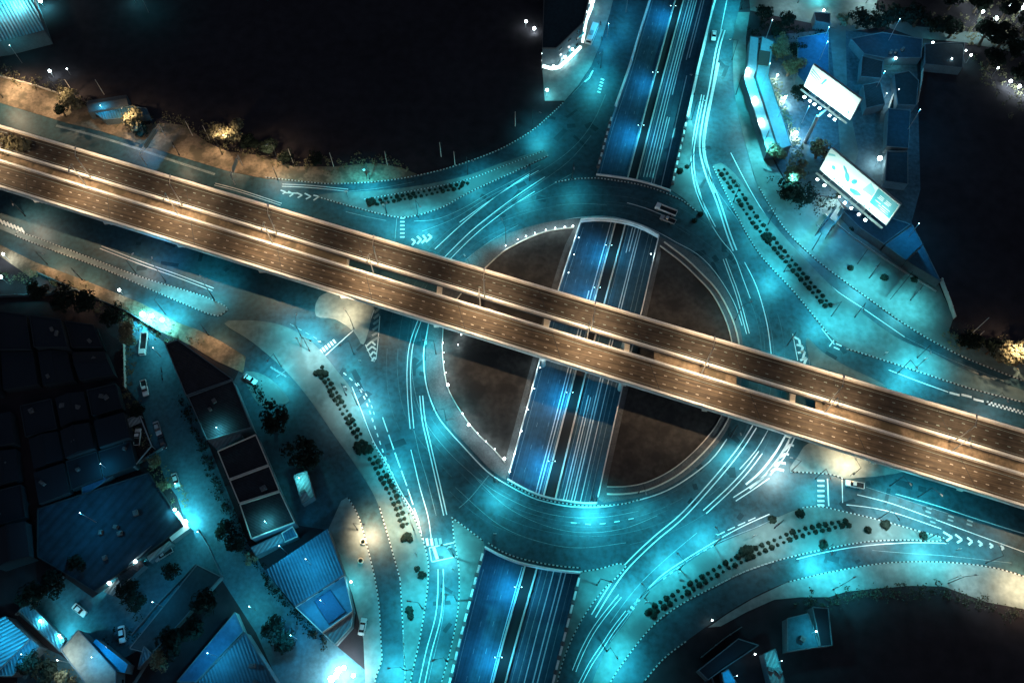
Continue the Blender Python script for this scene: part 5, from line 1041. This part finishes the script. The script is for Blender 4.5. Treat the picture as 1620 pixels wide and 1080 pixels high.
# ================================================================== VEHICLES
def vehicle(kind, paint, label, cat):
    t = thing({'sedan':'parked_car','pickup':'pickup_truck','bus':'bus','truck':'flatbed_truck','bike':'motorbike'}[kind], label, cat); o = Vector((0,0,0))
    def body(secs, m, name, par=None):
        b = MB(); prev = None
        for x, w_, zb_, zt, wt in secs:
            ring = [Vector((x,-w_,zb_)), Vector((x,w_,zb_)), Vector((x,w_*1.0,(zb_+zt)*.55)), Vector((x,wt,zt)), Vector((x,-wt,zt)), Vector((x,-w_*1.0,(zb_+zt)*.55))]
            if prev:
                for i in range(6): b.face([prev[i], prev[(i+1)%6], ring[(i+1)%6], ring[i]][::-1])
            else: b.face(ring)
            prev = ring
        b.face(prev[::-1]); return b.obj(name, m, par or t, o)
    def wheels(xs, r=.36, w_=.85):
        for x in xs:
            for y in (-w_, w_):
                b = MB(); b.tube((x, y-.11, r), (x, y+.11, r), r, n=12); wh = b.obj('wheel', rubber, t, o); b = MB(); b.tube((x, y-.12*1.02, r), (x, y+.12*1.02, r), r*.55, n=10); b.obj('rim', carsilver, wh, o)
    def lights(xf, xr, w_, z):
        for y in (-w_, w_):
            b = MB(); b.box((xf, y, z), (.1,.35,.18)); b.obj('headlight', mat('headlight_glass', (.7,.75,.75), .2), t, o); b = MB(); b.box((xr, y, z+.1), (.08,.28,.2)); b.obj('tail_light', mat('red_lens', (.25,.01,.01), .3), t, o)
    if kind == 'sedan':
        body([(2.3,.72,.3,.62,.6),(2.1,.86,.25,.78,.76),(1.2,.88,.25,.95,.8),(-1.5,.88,.25,.98,.8),(-2.1,.86,.25,.92,.76),(-2.3,.75,.3,.7,.65)], paint, 'body')
        body([(1.05,.74,.93,.97,.7),(.45,.72,.93,1.42,.58),(-.95,.72,.93,1.42,.58),(-1.6,.72,.93,.99,.66)], glass, 'windows')
        b = MB(); b.box((-.25,0,1.44), (1.35,1.14,.04)); b.obj('roof', paint, t, o); wheels((1.4,-1.35)); lights(2.26,-2.27,.6,.62)
    if kind == 'pickup':
        body([(2.65,.78,.4,.8,.7),(2.45,.9,.35,.98,.8),(1.4,.92,.35,1.1,.85),(.2,.92,.35,1.1,.85),(-.35,.92,.35,1.1,.85)], paint, 'body')
        body([(1.35,.78,1.08,1.12,.76),(.75,.76,1.08,1.68,.62),(-.2,.76,1.08,1.7,.62),(-.4,.76,1.08,1.12,.7)], glass, 'windows')
        b = MB(); b.box((.25,0,1.72), (1.0,1.26,.05)); b.obj('roof', paint, t, o)
        b = MB(); b.box((-1.5,0,.62), (2.3,1.75,.12), m=1); b.box((-1.5,.87,.9), (2.3,.08,.55)); b.box((-1.5,-.87,.9), (2.3,.08,.55)); b.box((-2.65,0,.9), (.08,1.75,.55)); b.obj('bed', [paint, darkmetal], t, o)
        wheels((1.7,-1.6), .4, .85); lights(2.6,-2.68,.65,.75)
    if kind == 'truck':
        body([(4.0,.95,.5,1.4,.9),(3.9,1.0,.5,2.1,.9),(2.4,1.0,.5,2.2,.9)], paint, 'cab'); b = MB(); b.box((3.97,0,1.65), (.1,1.5,.6)); b.obj('windscreen', glass, t, o)
        b = MB(); b.box((-.6,0,.95), (5.8,2.1,.16), m=1); b.box((-.6,1.05,1.35), (5.8,.1,.8)); b.box((-.6,-1.05,1.35), (5.8,.1,.8)); b.box((-3.5,0,1.35), (.1,2.1,.8)); b.obj('bed', [paint, darkmetal], t, o)
        wheels((3.0,-2.3,-1.4), .48, .95); lights(4.05,-3.56,.7,.85)
    if kind == 'bus':
        body([(4.6,1.1,.4,2.2,1.0),(4.4,1.22,.35,2.9,1.05),(-4.4,1.22,.35,2.9,1.05),(-4.6,1.15,.4,2.6,1.0)], paint, 'body')
        for y in (-1.2, 1.2): b = MB(); b.box((0,y,2.0), (7.8,.06,.7)); b.obj('window', glass, t, o)
        b = MB(); b.box((4.56,0,1.9), (.1,1.9,1.0)); b.obj('windscreen', glass, t, o); b = MB(); b.box((1.0,0,3.02), (2.2,1.4,.28)); b.obj('roof_unit', carsilver, t, o); wheels((2.9,-2.8), .48, 1.08); lights(4.62,-4.62,.8,.8)
    if kind == 'bike':
        b = MB(); b.tube((.1,0,.7), (.6,0,.75), .16, .1, 8); b.box((-.3,0,.8), (.7,.28,.12)); b.tube((.6,0,.3), (.45,0,1.05), .05, n=6); b.obj('frame', paint, t, o)
        b = MB(); b.tube((.45,-.35,1.05), (.45,.35,1.05), .03, n=5); b.obj('handlebar', darkmetal, t, o)
        for x in (.65,-.6): b = MB(); b.tube((x,-.06,.3), (x,.06,.3), .3, n=12); b.obj('wheel', rubber, t, o)
    return t
protos = {}
def place(kind, paint, x, y, hx, hy, label, cat, z=0.08):
    p = P(x, y, z); q = P(x + hx, y + hy, z) - p; rz = math.atan2(q.y, q.x); key = (kind, paint.name)
    if key not in protos: t = vehicle(kind, paint, label, cat); protos[key] = t; KID[t.name] = [(c, kids(c)) for c in kids(t)]; t.location = p; t.rotation_euler = (0,0,rz)
    else: t = dup(protos[key], p, rz, label)
    return t
place('pickup', carwhite, 1351, 767, -10, -2, 'white pickup stopped beside the warm patch right of the roundabout', 'pickup')
place('sedan', carwhite, 194, 1003, 1, 10, 'white sedan parked in the lower left yard', 'car')
place('pickup', carsilver, 260, 877, -10, 6, 'silver pickup parked along the lit yard facade', 'pickup')
place('sedan', carwhite, 127, 965, 6, 5, 'white car half seen beside the dark yard tree', 'car')
place('truck', carwhite, 229, 545, -1, 10, 'white flatbed truck parked below the floodlit gate', 'truck')
place('pickup', carwhite, 230, 615, 2, 10, 'white cab pickup in the middle of the alley', 'pickup')
place('sedan', carsilver, 250, 678, 3, 10, 'silver car on the alley right of the open shed', 'car')
place('sedan', cardark, 258, 700, 3, 10, 'dark car behind the silver one on the alley', 'car')
place('pickup', carwhite, 219, 692, 1, -10, 'white pickup standing inside the open shed', 'pickup')
place('sedan', carwhite, 574, 991, 2, -10, 'white car parked by the blue warehouse on the pavement', 'car', .2)
place('sedan', carsilver, 279, 760, 3, 10, 'silver car at the foot of the lit alley corner', 'car')
place('sedan', carwhite, 397, 601, 8, 5, 'white car beside the plants of the west slip road', 'car', .2)
place('sedan', carwhite, 1129, 58, -1, 10, 'white car at the head of the bright north east lines', 'car')
place('bus', carwhite, 936, 58, -4, 10, 'white roofed bus beside the glowing building at the top', 'bus')
place('truck', carwhite, 1054, 335, -10, -4, 'white flatbed truck rounding the top of the roundabout', 'truck')
place('pickup', carsilver, 1056, 349, -10, -4, 'silver pickup beside the truck on the roundabout', 'pickup')
for x, y, lab in ((256,585,'dark motorbike alone in the upper alley'),(257,597,'dark motorbike just below the other one in the alley'),(946,100,'motorbike by the kerb below the white bus'),(952,62,'motorbike right of the white bus'),(950,38,'motorbike above the bus near the top building'),(310,640,'motorbike leaning at the warehouse wall')): place('bike', cardark, x, y, 1, 6, lab, 'motorbike')
# ================================================================== SITE LIGHTS (work lights, yard lights, lit windows, and lights added to brighten roofs)
def site(x, y, label, power, col=COOL, h=5.0, r=.33, ang=170, lens=None, soft=.4, halo=1.0):
    if ('over' in label or 'soft' in label or 'dim' in label or label.startswith('blue')) and halo <= 1.2: halo = 0.28  # tiny lens: soft lights, and lights added only to brighten roofs and ground
    if halo > 2.6: halo *= 0.62
    p = P(x, y, 0); t = thing('floodlight', label, 'floodlight', p, 'lit floodlights of yards and houses'); b = MB(); b.tube(p, p + Vector((0,0,h)), .1, .08, 6); b.obj('pole', steel, t, p)
    b = MB(); b.sphere(p + Vector((0,0,h+.2)), r*halo); b.obj('lamp_globe', lens or lens_white, t, p)
    light('yard_light', 'SPOT', Vector((0,0,h+.2-r*halo-.15)), power, col, t, (0,0,-1), soft, ang, .4)
for x, y, lab, pw, col, h, hl in (
 (233,506,'largest of the three glaring gate floodlights',16000,COOL,4,4.0),(248,509,'middle of the three glaring gate floodlights',12000,COOL,4,3.0),(264,515,'right one of the three glaring gate floodlights',9000,COOL,4,3.0),
 (541,1062,'blinding white floodlight at the bottom edge, upper one',9000,PALE,5,2.4),(530,1076,'blinding white floodlight lower at the bottom edge',7000,PALE,5,2.6),(548,1058,'white floodlight just right of the blinding upper one',3000,PALE,4,1.8),(536,1070,'white floodlight between the two blinding ones',5000,PALE,4,2.2),(563,1070,'small floodlight right of the blinding pair',4000,PALE,4,1.6),
 (300,830,'corner floodlight of the lit yard',13000,COOL,3.5,2.0),(285,812,'bright light on the white roof corner',8000,COOL,4.5,1.2),(207,915,'light under the dark porch of the yard',14000,PALE,2.6,1),
 (222,892,'small light at the right end of the dark porch',2500,COOL,3.6,1.5),(180,925,'small light at the left end of the dark porch',2500,COOL,3.0,1.5),(105,1008,'yard light by the long blue shed',7000,COOL,4,1),(175,1026,'yard light behind the white sedan',7000,PALE,3,1),(75,985,'yard light in the lower left yard corner',4500,COOL,4,1),
 (325,850,'soft light over the alley below the warehouse row',3600,COOL,7,1),(290,775,'soft light at the alley bend',3000,COOL,7,1),(255,565,'soft light over the upper alley',2600,COOL,7,1),(405,965,'soft light where the alley widens',4500,COOL,7,1),(470,1010,'soft light beside the pale blue warehouse tip',6000,(0.03,.60,1),8,1),
 (455,875,'added light over the gap of the blue warehouse',3500,(0.03,.60,1),10,1),(500,900,'added light over the blue corrugated warehouse',7000,(0.03,.60,1),14,1),(520,960,'added light over the lower blue extension',4500,(0.05,.6,1),12,1),(430,835,'added light over the long teal annex',2600,COOL,8,1),(355,690,'added light over the small teal annex',2400,COOL,8,1),
 (560,925,'light by the pavement strip behind the parked white car',3500,COOL,5,1),(120,1050,'added light over the tan roof',5200,PALE,11,1),(170,1045,'added light over the bright blue shed roof',3500,(0.02,.5,1),10,1),(20,1010,'added light over the corrugated corner roof',5000,(0.05,.7,1),12,1),(60,1040,'added light over the lower left grove',3500,(0.03,.60,1),9,1),
 (350,1040,'added light over the broad blue roof',6000,(0.03,.60,1),12,1),(260,960,'added light over the dark roof between the fences',2500,(0.03,.60,1),9,1),(160,830,'dim blue added light over the very large unlit roof',7000,(0.03,.60,1),14,1),(175,745,'dim blue added light over the narrow lean-to',1500,(0.03,.60,1),7,1),
 (30,20,'glaring light on the top left hall roof',7000,COOL,11,2.5),(45,32,'second light on the top left hall roof',6000,PALE,11,1.5),(5,48,'glaring light at the left end of the hall roof',2000,PALE,10,3.0),(72,15,'bright light by the right wall of the top left hall',5000,COOL,4,2.2),(85,122,'small bright light below the top left hall',900,PALE,3,1.6),(112,119,'tiny light right of the small bright one',200,PALE,3,.8),(35,100,'dim teal light in the field below the hall',1800,(.05,.7,.8),9,1),
 (215,5,'small light at the top edge of the dark field',900,COOL,4,1),(235,20,'dim teal light in the dark field at the top',2600,(.03,.6,.7),9,1),(832,44,'pale light left of the glowing top building',500,PALE,3,1.6),(845,52,'second pale light left of the glowing top building',900,PALE,2,1.8),
 (936,15,'glaring light at the corner of the top building',4050,COOL,4,2.4),(930,30,'bright ledge light of the top building',2250,PALE,3,1.6),(893,100,'ledge light at the middle of the top building',2250,PALE,3,1.4),(875,115,'ledge light at the lower corner of the top building',1575,COOL,3,1.5),(905,88,'upper ledge light of the top building',1800,COOL,3,1.3),(858,98,'small light at the left corner of the top building',500,PALE,4,1.2),(865,152,'small light by the road below the top building',1500,COOL,3,1.5),
 (960,60,'blue light by the motorbikes at the top',7000,(0.03,.60,1),7,1),(990,20,'blue light on the wide road at the top',5000,(0.03,.60,1),9,1),
 (1187,175,'white light in the middle of the left twin roof',5200,PALE,6.5,1.6),(1176,130,'white light at the upper bend of the left twin roof',5200,PALE,6.5,1.6),(1197,209,'white light at the lower end of the left twin roof',5200,PALE,6.5,1.6),(1238,165,'light inside the pale undergrowth strip',8000,PALE,3.5,1.4),(1255,220,'light at the lower end of the undergrowth strip',9000,PALE,3.5,1.8),(1226,130,'light at the upper end of the undergrowth strip',5000,PALE,3.5,1),
 (1235,235,'light at the foot of the twin roofs',7000,COOL,4,1.5),(1292,0,'cyan light at the top of the side street',5000,COOL,4,1.6),(1300,25,'white front light of the small side street house',2500,PALE,2.5,1.2),(1385,262,'glaring light behind the second billboard',3500,PALE,4,2.4),(1416,152,'light on the bright side wall of the pale edged house',2500,PALE,3,1.4),(1396,160,'dim light in the pale lit yard',1500,PALE,4,.7),
 (1470,78,'teal doorway light under the side street trees',1800,COOL,3,1.6),(1410,105,'small light above the pale edged house',700,COOL,4,1.4),(1528,100,'small teal light on a fence at the right',600,COOL,4,1.3),(1520,93,'small white light near the right fence',250,PALE,4,.9),(1498,106,'tiny white light in the dark right quarter',150,PALE,4,.8),
 (1545,35,'white light in the top right lights, leftmost',3000,PALE,5,1.6),(1565,46,'large white light on the side street at right',4500,PALE,5,2.6),(1588,26,'white light in the top right cluster, second',2500,PALE,5,2.2),(1607,29,'white light in the top right cluster, third',2500,PALE,5,2.2),(1541,15,'small white light at the top right',800,PALE,4,1.2),(1522,2,'white light at the very top right edge',1200,PALE,4,1.6),(1570,120,'white light left of the grey yard',400,PALE,4,1.2),(1592,138,'bright light in the row by the grey yard, left',2500,PALE,3,1.8),(1606,146,'bright light in the row by the grey yard, middle',2500,PALE,3,1.8),(1618,152,'bright light in the row by the grey yard, right',2500,PALE,3,1.8),(1612,20,'tiny light beside the top right cluster',200,PALE,4,1),
 (1370,2,'pale light at the top of the side street trees',4000,PALE,5,1.6),(1275,1005,'added teal roof light in the lower right quarter',2400,(.05,.7,.9),9,.6),(1222,1050,'added light over the narrow teal house',1600,(.05,.7,.9),9,.6),(1155,1072,'added light over the small bright blue roof',1000,(0.03,.60,1),8,.6),(1190,1036,'tiny light in the lower right dark quarter',60,PALE,3,.7),(1123,983,'tiny light below the south east road',60,PALE,3,.7),
 (12,448,'teal light at the far left below the verge',900,COOL,4,1.5),(55,455,'teal light over the shed below the left verge',2200,COOL,4,1.2),(15,412,'pale light at the start of the west verge',2500,PALE,4,1.2),(195,466,'small white light on the west verge',500,PALE,3,1.4),(170,185,'blue light on the lean-to of the small house',1800,(.05,.6,.9),6,.7),(1430,385,'blue light behind the broad pavement',5000,(0.03,.55,1),12,.7),(1290,110,'blue added light over the deep blue roof',8000,(0.03,.52,1),14,.7),(1400,75,'blue added light over the large dark blue roof',7000,(0.03,.52,1),14,.7),
 (1430,215,'blue added light over the north east houses',4000,(0.03,.52,1),14,.7),(1380,150,'blue light near the first billboard corner',4500,(0.03,.55,1),12,.7),
 (1268,195,'blue added light over the ground below the first billboard',12000,(0.02,.5,1),9,1),(1298,75,'blue added light over the trees north of the first billboard',7000,(0.02,.5,1),10,1),(1200,150,'added light over the upper half of the twin roofs',9000,COOL,16,1),(1225,200,'added light over the lower half of the twin roofs',9000,COOL,16,1),(1205,80,'added light over the top end of the twin roofs',6000,(.05,.7,1),15,1),
 (480,765,'soft light by the small pale flat roof',1500,COOL,6,1),(1320,325,'lit white wall light under the second billboard',8000,PALE,5,1)):
    site(x, y, lab, pw*0.8, col, h, halo=hl)
print('objects', len(bpy.data.objects), 'lights', len(bpy.data.lights))
